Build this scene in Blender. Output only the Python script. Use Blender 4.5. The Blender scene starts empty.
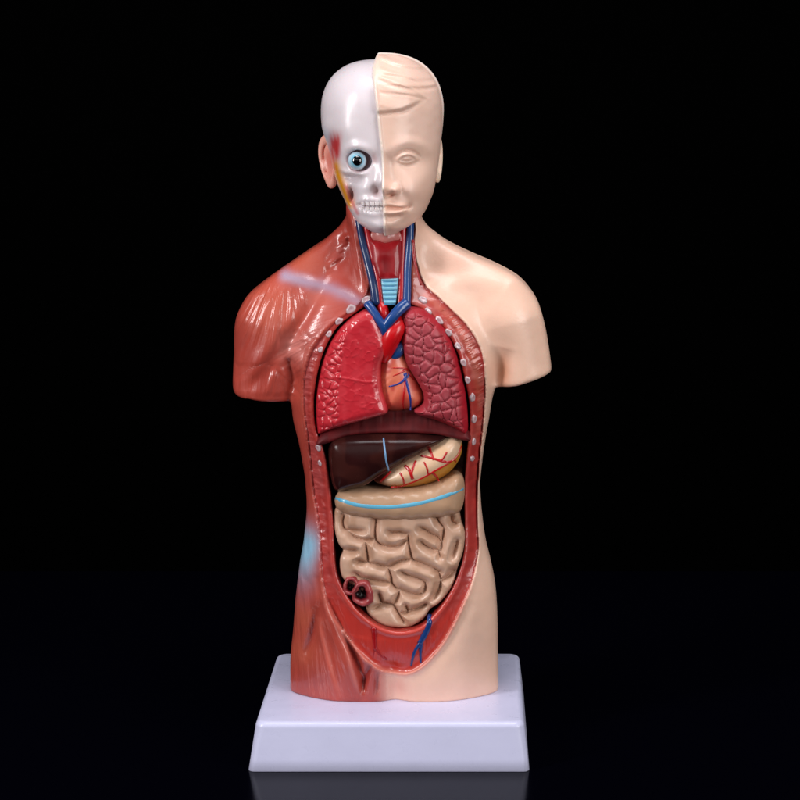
import bpy, math, random
import numpy as np
from mathutils import Vector
from mathutils.bvhtree import BVHTree

# ---------------------------------------------------------------- units
# modelled in units of about 0.39 mm ("u"), scaled to metres on output
S = 0.28 / 722.0
scene = bpy.context.scene
C = scene.collection
F32 = np.float32
rng = np.random.default_rng(7)

# ---------------------------------------------------------------- camera
F_PX = 2000.0
PPX = 474.0
TH = math.atan2(355.0, 2000.0)
SN, CS = math.sin(TH), math.cos(TH)
Q = 697.0                                   # camera height above the table
CAM = np.array([84.0, -2000.0 * CS, Q])
FWD = np.array([0, CS, -SN]); UPV = np.array([0, SN, CS]); RGT = np.array([1.0, 0, 0])

cam_data = bpy.data.cameras.new('camera')
cam = bpy.data.objects.new('camera', cam_data)
C.objects.link(cam)
cam.location = Vector(CAM * S)
cam.rotation_euler = (math.pi / 2 - TH, 0, 0)
cam_data.sensor_width = 36.0
cam_data.lens = 36.0 * F_PX / 800.0
cam_data.shift_x = -(PPX - 400.0) / 800.0
cam_data.clip_start = 0.01
cam_data.clip_end = 50
scene.camera = cam

def W(u, v, y):
    """photo pixel -> (x, z) on the vertical plane at depth y"""
    u = np.asarray(u, float); v = np.asarray(v, float)
    dx = (u - PPX) / F_PX
    dv = -(v - 400.0) / F_PX
    dy = CS + dv * SN
    dz = -SN + dv * CS
    t = (y - CAM[1]) / dy
    return CAM[0] + t * dx, CAM[2] + t * dz

def WP(pts, y):
    p = np.array(pts, float)
    x, z = W(p[:, 0], p[:, 1], y)
    return np.stack([x, z], 1)

def ray(u, v):
    d = FWD + RGT * ((u - PPX) / F_PX) - UPV * ((v - 400.0) / F_PX)
    return d / np.linalg.norm(d)

# ---------------------------------------------------------------- light
world = bpy.data.worlds.new('World')
scene.world = world
world.use_nodes = True
bg = world.node_tree.nodes['Background']
bg.inputs['Color'].default_value = (0.0, 0.0, 0.0, 1)
bg.inputs['Strength'].default_value = 0.0

def area(name, loc, target, sx, sy, power, col=(1, 1, 1), spread=180):
    l = bpy.data.lights.new(name, 'AREA')
    l.shape = 'RECTANGLE'; l.size = sx; l.size_y = sy
    l.energy = power; l.color = col; l.spread = math.radians(spread)
    o = bpy.data.objects.new(name, l)
    C.objects.link(o)
    o.location = loc
    d = Vector(target) - Vector(loc)
    o.rotation_euler = d.to_track_quat('-Z', 'Y').to_euler()
    return o

AIM = (0, 0, 0.15)
area('softbox_key', (-0.54, -0.38, 0.40), AIM, 0.11, 0.40, 3.6, (1.0, 0.98, 0.99))
area('softbox_fill', (0.60, -0.58, 0.36), AIM, 0.34, 0.50, 3.9, (1.0, 0.985, 0.975))
area('softbox_top', (0.06, -0.16, 0.80), (0, 0, 0.2), 0.46, 0.30, 3.4, (0.96, 0.965, 1.0))
area('softbox_front', (-0.05, -1.2, 0.70), (0, 0, 0.12), 0.9, 0.5, 0.9, (1.0, 0.985, 0.98))

scene.view_settings.view_transform = 'Standard'
scene.view_settings.look = 'None'
scene.view_settings.exposure = 0.0
scene.view_settings.gamma = 1.0
scene.view_settings.use_curve_mapping = False

# ---------------------------------------------------------------- numeric helpers
def lin(r, g, b):
    c = np.array([r, g, b], float) / 255.0
    return np.where(c <= 0.04045, c / 12.92, ((c + 0.055) / 1.055) ** 2.4)

def sstep(a, b, x):
    t = np.clip((x - a) / (b - a), 0, 1)
    return t * t * (3 - 2 * t)

def smin(a, b, k):
    h = np.clip(0.5 + 0.5 * (b - a) / k, 0, 1)
    return b + (a - b) * h - k * h * (1 - h)

def smax(a, b, k):
    return -smin(-a, -b, k)

def poly_sd(X, Z, P):
    """signed distance to a closed polygon (negative inside)"""
    P = np.asarray(P, float)
    d = np.full(np.shape(X), 1e9, float)
    inside = np.zeros(np.shape(X), bool)
    n = len(P)
    for i in range(n):
        a = P[i]; b = P[(i + 1) % n]
        ex, ez = b - a
        wx, wz = X - a[0], Z - a[1]
        t = np.clip((wx * ex + wz * ez) / (ex * ex + ez * ez + 1e-9), 0, 1)
        d = np.minimum(d, (wx - ex * t) ** 2 + (wz - ez * t) ** 2)
        c = (a[1] > Z) != (b[1] > Z)
        with np.errstate(divide='ignore', invalid='ignore'):
            xi = ex * (Z - a[1]) / (ez if abs(ez) > 1e-9 else 1e-9) + a[0]
        inside ^= c & (X < xi)
    d = np.sqrt(d)
    return np.where(inside, -d, d)

def line_d(X, Z, P):
    """distance to an open polyline, and 0..1 position along it"""
    P = np.asarray(P, float)
    L = np.r_[0, np.cumsum(np.linalg.norm(np.diff(P, axis=0), axis=1))]
    d = np.full(np.shape(X), 1e9, float); s = np.zeros(np.shape(X))
    for i in range(len(P) - 1):
        a, b = P[i], P[i + 1]
        e = b - a
        t = np.clip(((X - a[0]) * e[0] + (Z - a[1]) * e[1]) / (e @ e + 1e-9), 0, 1)
        q = (X - a[0] - e[0] * t) ** 2 + (Z - a[1] - e[1] * t) ** 2
        m = q < d
        d = np.where(m, q, d)
        s = np.where(m, (L[i] + t * (L[i + 1] - L[i])) / L[-1], s)
    return np.sqrt(d), s

def spline(P, n=8, closed=False):
    """Catmull-Rom resampling"""
    P = np.asarray(P, float)
    if closed:
        A = np.vstack([P[-1], P, P[0], P[1]])
    else:
        A = np.vstack([2 * P[0] - P[1], P, 2 * P[-1] - P[-2]])
    out = []
    for i in range(1, len(A) - 2):
        p0, p1, p2, p3 = A[i - 1], A[i], A[i + 1], A[i + 2]
        for k in range(n):
            t = k / n
            out.append(0.5 * ((2 * p1) + (-p0 + p2) * t + (2 * p0 - 5 * p1 + 4 * p2 - p3) * t * t
                              + (-p0 + 3 * p1 - 3 * p2 + p3) * t ** 3))
    if not closed:
        out.append(P[-1])
    return np.array(out)

def hash2(i, j, k):
    h = (i.astype(np.int64) * 374761393 + j.astype(np.int64) * 668265263 + k * 974634533) & 0xFFFFFFFF
    h = ((h ^ (h >> 13)) * 1274126177) & 0xFFFFFFFF
    h = h ^ (h >> 16)
    return (h & 0xFFFF) / 65535.0

def vnoise(x, y, seed=0):
    i = np.floor(x); j = np.floor(y)
    fx = x - i; fy = y - j
    fx = fx * fx * (3 - 2 * fx); fy = fy * fy * (3 - 2 * fy)
    a = hash2(i, j, seed); b = hash2(i + 1, j, seed); c = hash2(i, j + 1, seed); d = hash2(i + 1, j + 1, seed)
    return (a * (1 - fx) + b * fx) * (1 - fy) + (c * (1 - fx) + d * fx) * fy

def voronoi(x, y, seed=0, jit=0.8):
    i = np.floor(x); j = np.floor(y)
    f1 = np.full(np.shape(x), 9.0); f2 = np.full(np.shape(x), 9.0); cid = np.zeros(np.shape(x))
    for di in (-2, -1, 0, 1, 2):
        for dj in (-2, -1, 0, 1, 2):
            ci, cj = i + di, j + dj
            px = ci + 0.5 + jit * (hash2(ci, cj, seed) - 0.5)
            py = cj + 0.5 + jit * (hash2(ci, cj, seed + 11) - 0.5)
            d = np.hypot(x - px, y - py)
            m = d < f1
            f2 = np.where(m, f1, np.minimum(f2, d))
            cid = np.where(m, hash2(ci, cj, seed + 23), cid)
            f1 = np.where(m, d, f1)
    return f1, f2, cid

class Grid:
    def __init__(self, lo, hi, h):
        self.lo = np.array(lo, float); self.h = h
        self.n = [int(math.ceil((b - a) / h)) + 1 for a, b in zip(lo, hi)]
        ax = [self.lo[i] + h * np.arange(self.n[i]) for i in range(3)]
        self.x = ax[0].astype(F32)[:, None, None]
        self.y = ax[1].astype(F32)[None, :, None]
        self.z = ax[2].astype(F32)[None, None, :]
        self.X2, self.Z2 = np.meshgrid(ax[0], ax[2], indexing='ij')     # 2-D (x,z)

    def up(self, a2):
        return np.asarray(a2, F32)[:, None, :]

    def dist(self, f):
        """turn an implicit into an approximate distance"""
        gx, gy, gz = np.gradient(f, self.h)
        g = np.sqrt(gx * gx + gy * gy + gz * gz) + 1e-4
        return (f / g).astype(F32)

    def mesh(self, f):
        return surface_nets(f, self.lo, self.h)

def surface_nets(f, lo, h):
    f = f.astype(F32)
    f = np.pad(f, 1, constant_values=1.0)
    lo = np.array(lo) - h
    s = f < 0
    nx, ny, nz = f.shape
    c = np.zeros((nx - 1, ny - 1, nz - 1), np.uint8)
    for dx in (0, 1):
        for dy in (0, 1):
            for dz in (0, 1):
                c += s[dx:nx - 1 + dx, dy:ny - 1 + dy, dz:nz - 1 + dz]
    act = (c > 0) & (c < 8)
    idx = np.full(act.shape, -1, np.int64)
    I = np.argwhere(act)
    idx[act] = np.arange(len(I))
    acc = np.zeros((len(I), 3)); cnt = np.zeros(len(I))
    corners = [(a, b, d) for a in (0, 1) for b in (0, 1) for d in (0, 1)]
    for p in corners:
        for ax in range(3):
            if p[ax]:
                continue
            q = list(p); q[ax] = 1
            fp = f[I[:, 0] + p[0], I[:, 1] + p[1], I[:, 2] + p[2]]
            fq = f[I[:, 0] + q[0], I[:, 1] + q[1], I[:, 2] + q[2]]
            m = (fp < 0) != (fq < 0)
            t = np.where(m, fp / np.where(np.abs(fp - fq) < 1e-9, 1e-9, fp - fq), 0)
            t = np.clip(t, 0.0, 1.0)
            pos = np.tile(np.array(p, float), (len(I), 1))
            pos[:, ax] += t
            acc[m] += pos[m]; cnt[m] += 1
    v = I + acc / cnt[:, None]
    quads = []
    for ax in range(3):
        o1, o2 = [(1, 2), (2, 0), (0, 1)][ax]
        sl0 = [slice(1, n - 1) for n in f.shape]; sl1 = list(sl0)
        sl0[ax] = slice(0, f.shape[ax] - 1); sl1[ax] = slice(1, f.shape[ax])
        a = s[tuple(sl0)]; b = s[tuple(sl1)]
        ch = a != b
        E = np.argwhere(ch)
        flip = b[ch]
        off = np.ones(3, int); off[ax] = 0
        E = E + off
        def cell(d1, d2):
            e = E.copy(); e[:, o1] -= d1; e[:, o2] -= d2
            return idx[e[:, 0], e[:, 1], e[:, 2]]
        qd = np.stack([cell(1, 1), cell(0, 1), cell(0, 0), cell(1, 0)], 1)
        qd[flip] = qd[flip][:, ::-1]
        quads.append(qd)
    quads = np.vstack(quads)
    quads = quads[(quads >= 0).all(1)]
    return v * h + lo, quads

def relax(v, q, it=1, w=0.5):
    for _ in range(it):
        acc = np.zeros_like(v); cnt = np.zeros(len(v))
        for a, b in ((0, 1), (1, 2), (2, 3), (3, 0)):
            for k in range(3):
                acc[:, k] += np.bincount(q[:, a], v[q[:, b], k], len(v)) + np.bincount(q[:, b], v[q[:, a], k], len(v))
            cnt += np.bincount(q[:, a], minlength=len(v)) + np.bincount(q[:, b], minlength=len(v))
        v = v * (1 - w) + w * acc / np.maximum(cnt, 1)[:, None]
    return v

# ---------------------------------------------------------------- materials
def mat(name, color=None, rough=0.35, sss=0.0, sss_r=(1, 0.4, 0.25), coat=0.0, coat_r=0.15, bump=0.0, bscale=900.0,
        mottle=0.06, spec=0.5, rvar=0.06, fib=0.0):
    m = bpy.data.materials.new(name)
    m.use_nodes = True
    nt = m.node_tree; N = nt.nodes; L = nt.links
    p = N['Principled BSDF']
    tc = N.new('ShaderNodeTexCoord')
    nz = N.new('ShaderNodeTexNoise'); nz.inputs['Scale'].default_value = 70.0; nz.inputs['Detail'].default_value = 5.0
    L.new(tc.outputs['Object'], nz.inputs['Vector'])
    mp = N.new('ShaderNodeMapRange')
    mp.inputs[1].default_value = 0.3; mp.inputs[2].default_value = 0.7
    mp.inputs[3].default_value = 1 - mottle; mp.inputs[4].default_value = 1 + mottle
    L.new(nz.outputs['Fac'], mp.inputs[0])
    mul = N.new('ShaderNodeVectorMath'); mul.operation = 'SCALE'
    if color is None:
        at = N.new('ShaderNodeAttribute'); at.attribute_name = 'paint'
        L.new(at.outputs['Color'], mul.inputs[0])
    else:
        rgb = N.new('ShaderNodeRGB'); rgb.outputs[0].default_value = (*color, 1)
        L.new(rgb.outputs[0], mul.inputs[0])
    L.new(mp.outputs[0], mul.inputs['Scale'])
    L.new(mul.outputs[0], p.inputs['Base Color'])
    mr = N.new('ShaderNodeMapRange')
    mr.inputs[1].default_value = 0.3; mr.inputs[2].default_value = 0.7
    mr.inputs[3].default_value = rough - rvar; mr.inputs[4].default_value = rough + rvar
    nz2 = N.new('ShaderNodeTexNoise'); nz2.inputs['Scale'].default_value = 160.0; nz2.inputs['Detail'].default_value = 4.0
    L.new(tc.outputs['Object'], nz2.inputs['Vector'])
    L.new(nz2.outputs['Fac'], mr.inputs[0]); L.new(mr.outputs[0], p.inputs['Roughness'])
    p.inputs['Specular IOR Level'].default_value = spec
    if sss:
        p.inputs['Subsurface Weight'].default_value = sss
        p.inputs['Subsurface Radius'].default_value = sss_r
        p.inputs['Subsurface Scale'].default_value = 0.0022
    p.inputs['Coat Weight'].default_value = coat
    if fib:
        mc = N.new('ShaderNodeMath'); mc.operation = 'MULTIPLY'; mc.inputs[1].default_value = coat
        L.new(at.outputs['Alpha'], mc.inputs[0]); L.new(mc.outputs[0], p.inputs['Coat Weight'])
    p.inputs['Coat Roughness'].default_value = coat_r
    if bump:
        b = N.new('ShaderNodeBump'); b.inputs['Strength'].default_value = bump; b.inputs['Distance'].default_value = 0.0004
        nb = N.new('ShaderNodeTexNoise'); nb.inputs['Scale'].default_value = bscale; nb.inputs['Detail'].default_value = 3.0
        L.new(tc.outputs['Object'], nb.inputs['Vector'])
        L.new(nb.outputs['Fac'], b.inputs['Height']); L.new(b.outputs['Normal'], p.inputs['Normal'])
        L.new(b.outputs['Normal'], p.inputs['Coat Normal'])
    if fib:
        at2 = N.new('ShaderNodeAttribute'); at2.attribute_name = 'fib'
        sp = N.new('ShaderNodeSeparateXYZ'); L.new(at2.outputs['Vector'], sp.inputs[0])
        cb = N.new('ShaderNodeCombineXYZ')
        for k, sc in ((0, 1 / 4.0), (1, 1 / 40.0)):
            mu = N.new('ShaderNodeMath'); mu.operation = 'MULTIPLY'; mu.inputs[1].default_value = sc
            L.new(sp.outputs[k], mu.inputs[0]); L.new(mu.outputs[0], cb.inputs[k])
        nf = N.new('ShaderNodeTexNoise'); nf.inputs['Scale'].default_value = 1.0; nf.inputs['Detail'].default_value = 1.5
        L.new(cb.outputs[0], nf.inputs['Vector'])
        mh = N.new('ShaderNodeMath'); mh.operation = 'MULTIPLY'
        L.new(nf.outputs['Fac'], mh.inputs[0]); L.new(sp.outputs[2], mh.inputs[1])
        b2 = N.new('ShaderNodeBump'); b2.inputs['Strength'].default_value = fib; b2.inputs['Distance'].default_value = 0.0009
        L.new(mh.outputs[0], b2.inputs['Height'])
        if bump: L.new(b.outputs['Normal'], b2.inputs['Normal'])
        L.new(b2.outputs['Normal'], p.inputs['Normal']); L.new(b2.outputs['Normal'], p.inputs['Coat Normal'])
    return m

M_BODY = mat('painted_vinyl_body', None, 0.40, 0.10, coat=0.55, coat_r=0.13, bump=0.10, bscale=1100, mottle=0.05, fib=0.7)
M_HEAD = mat('painted_vinyl_head', None, 0.42, 0.15, coat=0.12, coat_r=0.25, bump=0.06, bscale=1200, mottle=0.02)
M_SKULL = mat('glossy_bone_vinyl', None, 0.33, 0.12, coat=0.28, coat_r=0.2, bump=0.05, bscale=900, mottle=0.02)
M_LUNG = mat('glossy_lung_vinyl', None, 0.30, 0.06, coat=0.45, coat_r=0.11, bump=0.08, mottle=0.05)
M_LUNG2 = mat('matte_lung_vinyl', None, 0.46, 0.06, coat=0.06, coat_r=0.3, bump=0.08, mottle=0.06)
M_ORGAN = mat('painted_organ_vinyl', None, 0.36, 0.08, coat=0.2, coat_r=0.2, bump=0.10, bscale=700, mottle=0.05)
M_LIVER = mat('glossy_liver_vinyl', None, 0.24, 0.0, coat=0.0, coat_r=0.08, bump=0.05, bscale=500, mottle=0.12, spec=0.28)
M_VESSEL = mat('painted_vessel', None, 0.30, 0.0, coat=0.3, bump=0.06, mottle=0.08)
M_BASE = mat('white_plastic', tuple(lin(210, 210, 239)), 0.33, 0.05, (1, 1, 1), bump=0.05, bscale=420, mottle=0.02, rvar=0.09)

def build(name, v, q, material, parent=None, color=None, smooth=True, tris=None):
    """v in u-units; color: function(v)->Nx3 linear, or one colour"""
    me = bpy.data.meshes.new(name)
    v = np.asarray(v, float)
    n = len(v)
    me.vertices.add(n)
    me.vertices.foreach_set('co', (v * S).astype(F32).ravel())
    q = np.asarray(q, np.int32)
    me.loops.add(q.size)
    me.loops.foreach_set('vertex_index', q.ravel())
    k = q.shape[1]
    me.polygons.add(len(q))
    me.polygons.foreach_set('loop_start', np.arange(0, q.size, k, dtype=np.int32))
    me.polygons.foreach_set('loop_total', np.full(len(q), k, np.int32))
    me.polygons.foreach_set('use_smooth', np.full(len(q), smooth, bool))
    me.update(calc_edges=True)
    if color is not None:
        col = color(v) if callable(color) else np.tile(np.asarray(color, float), (n, 1))
        a = me.color_attributes.new('paint', 'FLOAT_COLOR', 'POINT')
        al = np.clip(col[:, 3:4], 0, 1) if col.shape[1] == 4 else np.ones((n, 1))
        a.data.foreach_set('color', np.c_[np.clip(col[:, :3], 0, 1), al].astype(F32).ravel())
    me.materials.append(material)
    o = bpy.data.objects.new(name, me)
    C.objects.link(o)
    if parent:
        o.parent = parent
    return o

def bvh_of(v, q):
    return BVHTree.FromPolygons([tuple(p) for p in v.tolist()], q.tolist())

def hit(bvh, u, v, lift=0.0, fallback_y=-50):
    d = ray(u, v)
    loc, nor, i, dist = bvh.ray_cast(Vector(CAM), Vector(d))
    if loc is None:
        x, z = W(u, v, fallback_y)
        return np.array([float(x), fallback_y, float(z)]), np.array([0, -1.0, 0])
    n = np.array(nor)
    if n @ d > 0:
        n = -n
    return np.array(loc) + n * lift, n

def tube_mesh(P, R, flat=1.0, nseg=12, caps=True):
    """swept tube through points P (Nx3), radii R (N)"""
    P = np.asarray(P, float); R = np.asarray(R, float)
    n = len(P)
    T = np.gradient(P, axis=0); T /= np.linalg.norm(T, axis=1)[:, None] + 1e-9
    ref = np.array([0, -1.0, 0])
    vs = []
    for i in range(n):
        a = np.cross(T[i], ref); la = np.linalg.norm(a)
        a = a / la if la > 1e-4 else np.array([1.0, 0, 0])
        b = np.cross(a, T[i])
        for k in range(nseg):
            t = 2 * math.pi * k / nseg
            vs.append(P[i] + R[i] * (math.cos(t) * a + flat * math.sin(t) * b))
    q = []
    for i in range(n - 1):
        for k in range(nseg):
            k2 = (k + 1) % nseg
            q.append((i * nseg + k, i * nseg + k2, (i + 1) * nseg + k2, (i + 1) * nseg + k))
    vs = list(vs)
    if caps:
        for end, sgn in ((0, -1), (n - 1, 1)):
            c = len(vs); vs.append(P[end] + T[end] * sgn * R[end] * 0.5)
            for k in range(0, nseg, 2):
                k2, k3 = (k + 1) % nseg, (k + 2) % nseg
                f = (end * nseg + k, end * nseg + k2, end * nseg + k3, c)
                q.append(f if sgn > 0 else f[::-1])
    return np.array(vs), np.array(q, np.int32)

def merge(parts):
    vs, qs, o = [], [], 0
    for v, q in parts:
        vs.append(v); qs.append(np.asarray(q) + o); o += len(v)
    return np.vstack(vs), np.vstack(qs)

def vessel(name, bvh, lines, parent, color, lift=0.0, flat=0.7, material=None):
    """painted raised vessels: lines = [(photo points, r0, r1)]"""
    parts = []
    for pts, r0, r1 in lines:
        p = spline(pts, 5)
        P = np.array([hit(bvh, a, b, lift)[0] for a, b in p])
        if len(P) > 4:
            P[1:-1] = 0.25 * P[:-2] + 0.5 * P[1:-1] + 0.25 * P[2:]
        kq_ = np.arange(len(P)); ph = pts[0][0] * 1.7
        parts.append(tube_mesh(P, np.linspace(r0, r1, len(P)) * (1 + .07 * np.sin(kq_ * .6 + ph) + .04 * np.sin(kq_ * 1.7 + ph)), flat, 10))
    v, q = merge(parts)
    return build(name, v, q, material or M_VESSEL, parent, color)

def capsule(X, Y, Z, a, b, ra, rb):
    a = np.array(a, float); b = np.array(b, float)
    e = b - a
    t = np.clip(((X - a[0]) * e[0] + (Y - a[1]) * e[1] + (Z - a[2]) * e[2]) / (e @ e + 1e-9), 0, 1)
    return (np.sqrt((X - a[0] - e[0] * t) ** 2 + (Y - a[1] - e[1] * t) ** 2 + (Z - a[2] - e[2] * t) ** 2)
            - (ra + (rb - ra) * t)).astype(F32)

def p3(u, v, y):
    x, z = W(u, v, y)
    return np.array([float(x), y, float(z)])

# ---------------------------------------------------------------- setting: black acrylic table and black backdrop
def simple_mat(name, color, rough, spec):
    m = bpy.data.materials.new(name); m.use_nodes = True
    nt = m.node_tree; p = nt.nodes['Principled BSDF']
    p.inputs['Base Color'].default_value = (*color, 1)
    p.inputs['Specular IOR Level'].default_value = spec
    tc = nt.nodes.new('ShaderNodeTexCoord')
    nz = nt.nodes.new('ShaderNodeTexNoise'); nz.inputs['Scale'].default_value = 240.0; nz.inputs['Detail'].default_value = 6
    nt.links.new(tc.outputs['Object'], nz.inputs['Vector'])
    mr = nt.nodes.new('ShaderNodeMapRange')
    mr.inputs[3].default_value = rough * 0.75; mr.inputs[4].default_value = rough * 1.25
    nt.links.new(nz.outputs['Fac'], mr.inputs[0]); nt.links.new(mr.outputs[0], p.inputs['Roughness'])
    return m

def box_mesh(lo, hi):
    x0, y0, z0 = lo; x1, y1, z1 = hi
    v = [(x0, y0, z0), (x1, y0, z0), (x1, y1, z0), (x0, y1, z0), (x0, y0, z1), (x1, y0, z1), (x1, y1, z1), (x0, y1, z1)]
    q = [(3, 2, 1, 0), (4, 5, 6, 7), (0, 1, 5, 4), (1, 2, 6, 5), (2, 3, 7, 6), (3, 0, 4, 7)]
    return np.array(v, float), np.array(q)

v, q = box_mesh((-760, -520, -22), (760, 640, 0))
o = build('table_surface', v, q, simple_mat('black_acrylic', (0.0006, 0.0006, 0.0022), 0.15, 0.10), smooth=False)
o['kind'] = 'structure'
v, q = box_mesh((-1400, 660, -300), (1400, 672, 1500))
o = build('backdrop', v, q, simple_mat('black_velvet', (0.0004, 0.0004, 0.0004), 1.0, 0.0), smooth=False)
o['kind'] = 'structure'

# ---------------------------------------------------------------- the model
model = bpy.data.objects.new('anatomical_model', None)
C.objects.link(model)
model['label'] = 'human torso anatomy model, half skin and half muscle, open chest, on a white base'
model['category'] = 'anatomical model'

# ---- base: a tapered rounded plastic slab, hollow look not needed
YF = -115.0
xb0, _ = W(248, 772.5, YF); xb1, _ = W(529.5, 772.5, YF)
xt0, ZT = W(255.5, 722.5, -108.0); xt1, _ = W(524.0, 722.5, -108.0)
ZB = float(ZT)                                    # top of the base
yb_top = 119.0
def rrect(x0, x1, y0, y1, r, z, n=8):
    out = []
    for cx, cy, a0 in ((x1 - r, y1 - r, 0), (x0 + r, y1 - r, 90), (x0 + r, y0 + r, 180), (x1 - r, y0 + r, 270)):
        for k in range(n + 1):
            a = math.radians(a0 + 90 * k / n)
            out.append((cx + r * math.cos(a), cy + r * math.sin(a), z))
    return out
rings = []
RB = 6.0
prof = [(-1.2, 0.0), (0, 0.8)]
for t in np.linspace(0, 1, 9)[:-1]:
    prof.append((None, t))
X0, X1, XT0, XT1 = float(xb0), float(xb1), float(xt0), float(xt1)
YB0, YT0 = YF, -108.0
YB1, YT1 = yb_top + 8, yb_top
def ring_at(fr, inset, z, r):
    return rrect(X0 + (XT0 - X0) * fr + inset, X1 + (XT1 - X1) * fr - inset,
                 YB0 + (YT0 - YB0) * fr + inset, YB1 + (YT1 - YB1) * fr - inset, r, z)
rings.append(ring_at(0, 30, 0.02, 2))
rings.append(ring_at(0, 0.5, 0.02, 6))
rings.append(ring_at(0, 0.0, 0.6, 6.5))
for fr in (0.25, 0.5, 0.75):
    rings.append(ring_at(fr, 0, fr * ZB, 6.5 + 3.5 * fr))
for a in np.linspace(0, 90, 8):
    a = math.radians(a)
    z = ZB - RB + RB * math.sin(a)
    rings.append(ring_at((ZB - RB) / ZB, RB * (1 - math.cos(a)), z, 10 - RB * (1 - math.cos(a)) * 0.6))
rings.append(ring_at(1, 30, ZB, 4))
rings.append(ring_at(1, 80, ZB, 2))
nr = len(rings[0])
vv = [p for r in rings for p in r]
qq = []
for i in range(len(rings) - 1):
    for k in range(nr):
        k2 = (k + 1) % nr
        qq.append((i * nr + k, i * nr + k2, (i + 1) * nr + k2, (i + 1) * nr + k))
base_v, base_q = np.array(vv), np.array(qq)
for end, fl in ((0, True), (len(rings) - 1, False)):
    cidx = len(base_v)
    base_v = np.vstack([base_v, base_v[end * nr:(end + 1) * nr].mean(0)])
    for k in range(0, nr, 2):
        f = (end * nr + k, end * nr + (k + 1) % nr, end * nr + (k + 2) % nr, cidx)
        base_q = np.vstack([base_q, f[::-1] if fl else f])
base_obj = build('base', base_v, base_q, M_BASE, model)

# ================================================================ TORSO
Y_SIL = 0.0        # depth of the silhouette
Y_FR = -54.0       # depth of the front drawing
sil = [(346, 190), (346, 214), (344, 219), (337.5, 228), (325, 239.5), (313, 247.5), (302, 255), (280, 270), (262, 283), (247, 296), (237.5, 314), (233.5, 330),
       (233, 350), (232, 372), (233, 386), (238, 393), (248, 396), (262, 398), (280, 399), (290.5, 399), (293, 420), (298, 440), (302, 460),
       (305, 480), (306, 500), (305, 520), (303, 540), (299, 562), (295, 590), (293, 620), (290, 650), (289, 690), (289, 740),
       (500, 740), (499.5, 690), (499, 640), (498, 600), (496, 580), (492, 560), (487, 540), (484, 520), (482, 500), (481, 480), (483, 460),
       (486, 440), (490, 420), (493, 402), (497, 387), (515, 383), (535, 377.5), (552.5, 371.5), (549, 345), (545, 325), (538, 302), (528, 287),
       (515, 275), (495, 264), (470, 253.5), (447, 242), (432, 230), (424, 220), (421, 210), (420, 190)]
def part_spline(pts, corners):
    out = []; idx = [i for i, p in enumerate(pts) if p in corners]
    idx = [0] + idx + [len(pts) - 1]
    for a, b in zip(idx[:-1], idx[1:]):
        if b > a:
            out += spline(pts[a:b + 1], 4)[:-1].tolist()
    return out + [list(pts[-1])]
SIL = WP(part_spline(sil, {(290.5, 399), (497, 387), (552.5, 371.5), (289, 740), (500, 740)}), Y_SIL)

outer = [(358, 226), (364, 245), (368, 268), (369, 288), (362, 301), (350, 312), (336, 322), (322, 336), (310, 354), (304, 374), (302, 395),
         (303, 416), (306, 440), (309, 470), (311.5, 495), (315, 515), (318, 535), (319.5, 555), (321, 576), (324.5, 596), (331, 615), (344, 634), (359, 652),
         (372, 664), (385, 672), (400, 675), (415, 671), (430, 659), (445, 640), (460, 612), (472, 584), (478, 558), (478, 540), (477, 520),
         (478, 490), (480, 460), (483, 430), (485, 400), (484, 366), (478, 345), (466, 326), (452, 312), (438, 299), (424, 287), (416, 268),
         (412, 245), (410, 226)]
OUT = WP(spline(outer, 4, True), Y_FR)
inner = [(367, 306.5), (352, 316), (337, 328), (325.3, 348), (318.6, 367), (314.8, 386), (312.8, 405), (314.5, 430), (320.5, 446), (324.5, 458), (327.5, 476), (330, 500),
         (332.5, 530), (333.8, 558), (337, 578), (344, 592), (354, 606), (366, 617.5), (382, 627.5), (400, 631.5), (420, 627), (436, 613), (447, 599), (456, 583),
         (461.5, 567), (464.5, 550), (464.8, 530), (464.3, 500), (465.5, 470), (468.5, 441), (470, 419), (468, 397), (464.5, 380), (460.5, 362), (454, 346), (445, 331), (436.5, 321.5), (424.5, 312),
         (412, 306.5), (398, 301), (382, 302)]
INN = WP(spline(inner, 4, True), Y_FR)
neck_open = [(359, 222), (364, 240), (370, 262), (375, 282), (378, 300), (380, 310), (408, 310), (411, 298), (411, 270), (413, 245), (414, 222)]
NEK = WP(neck_open, -38)

rows = [  # v, xl, xr, yfront, yback
    (255, 352, 416, -18, 34), (268, 335, 432, -26, 40), (282, 312, 462, -38, 44), (296, 292, 486, -48, 47), (312, 281, 499, -54, 49),
    (330, 277, 507, -58, 50), (350, 280, 507, -61, 50), (372, 285, 503, -63, 49), (399, 290.5, 493, -64, 47), (420, 293, 490, -63, 45),
    (440, 298, 486, -61, 42), (460, 302, 483, -59, 39), (480, 305, 481, -57, 37), (500, 306, 482, -57, 37), (520, 305, 484, -58, 39),
    (540, 303, 487, -59, 42), (560, 299, 492, -60, 46), (580, 297, 496, -60, 50), (600, 295, 498, -60, 53), (625, 293, 499, -58, 55),
    (650, 290, 499, -54, 54), (670, 289.3, 499.3, -50, 52), (690, 289, 499.5, -46, 49), (740, 289, 500, -40, 44)]
R_ = np.array(rows, float)
zr = W(390, R_[:, 0], Y_SIL)[1]
xlr = W(R_[:, 1], R_[:, 0], Y_SIL)[0]; xrr = W(R_[:, 2], R_[:, 0], Y_SIL)[0]
def zinterp(z, col):
    return np.interp(z, zr[::-1], np.asarray(col)[::-1])
def smooth1(a, k):
    ker = np.hanning(k + 2)[1:-1]; ker /= ker.sum()
    p = np.pad(a, (k // 2, k - 1 - k // 2), mode='edge')
    return np.convolve(p, ker, 'valid')

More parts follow.
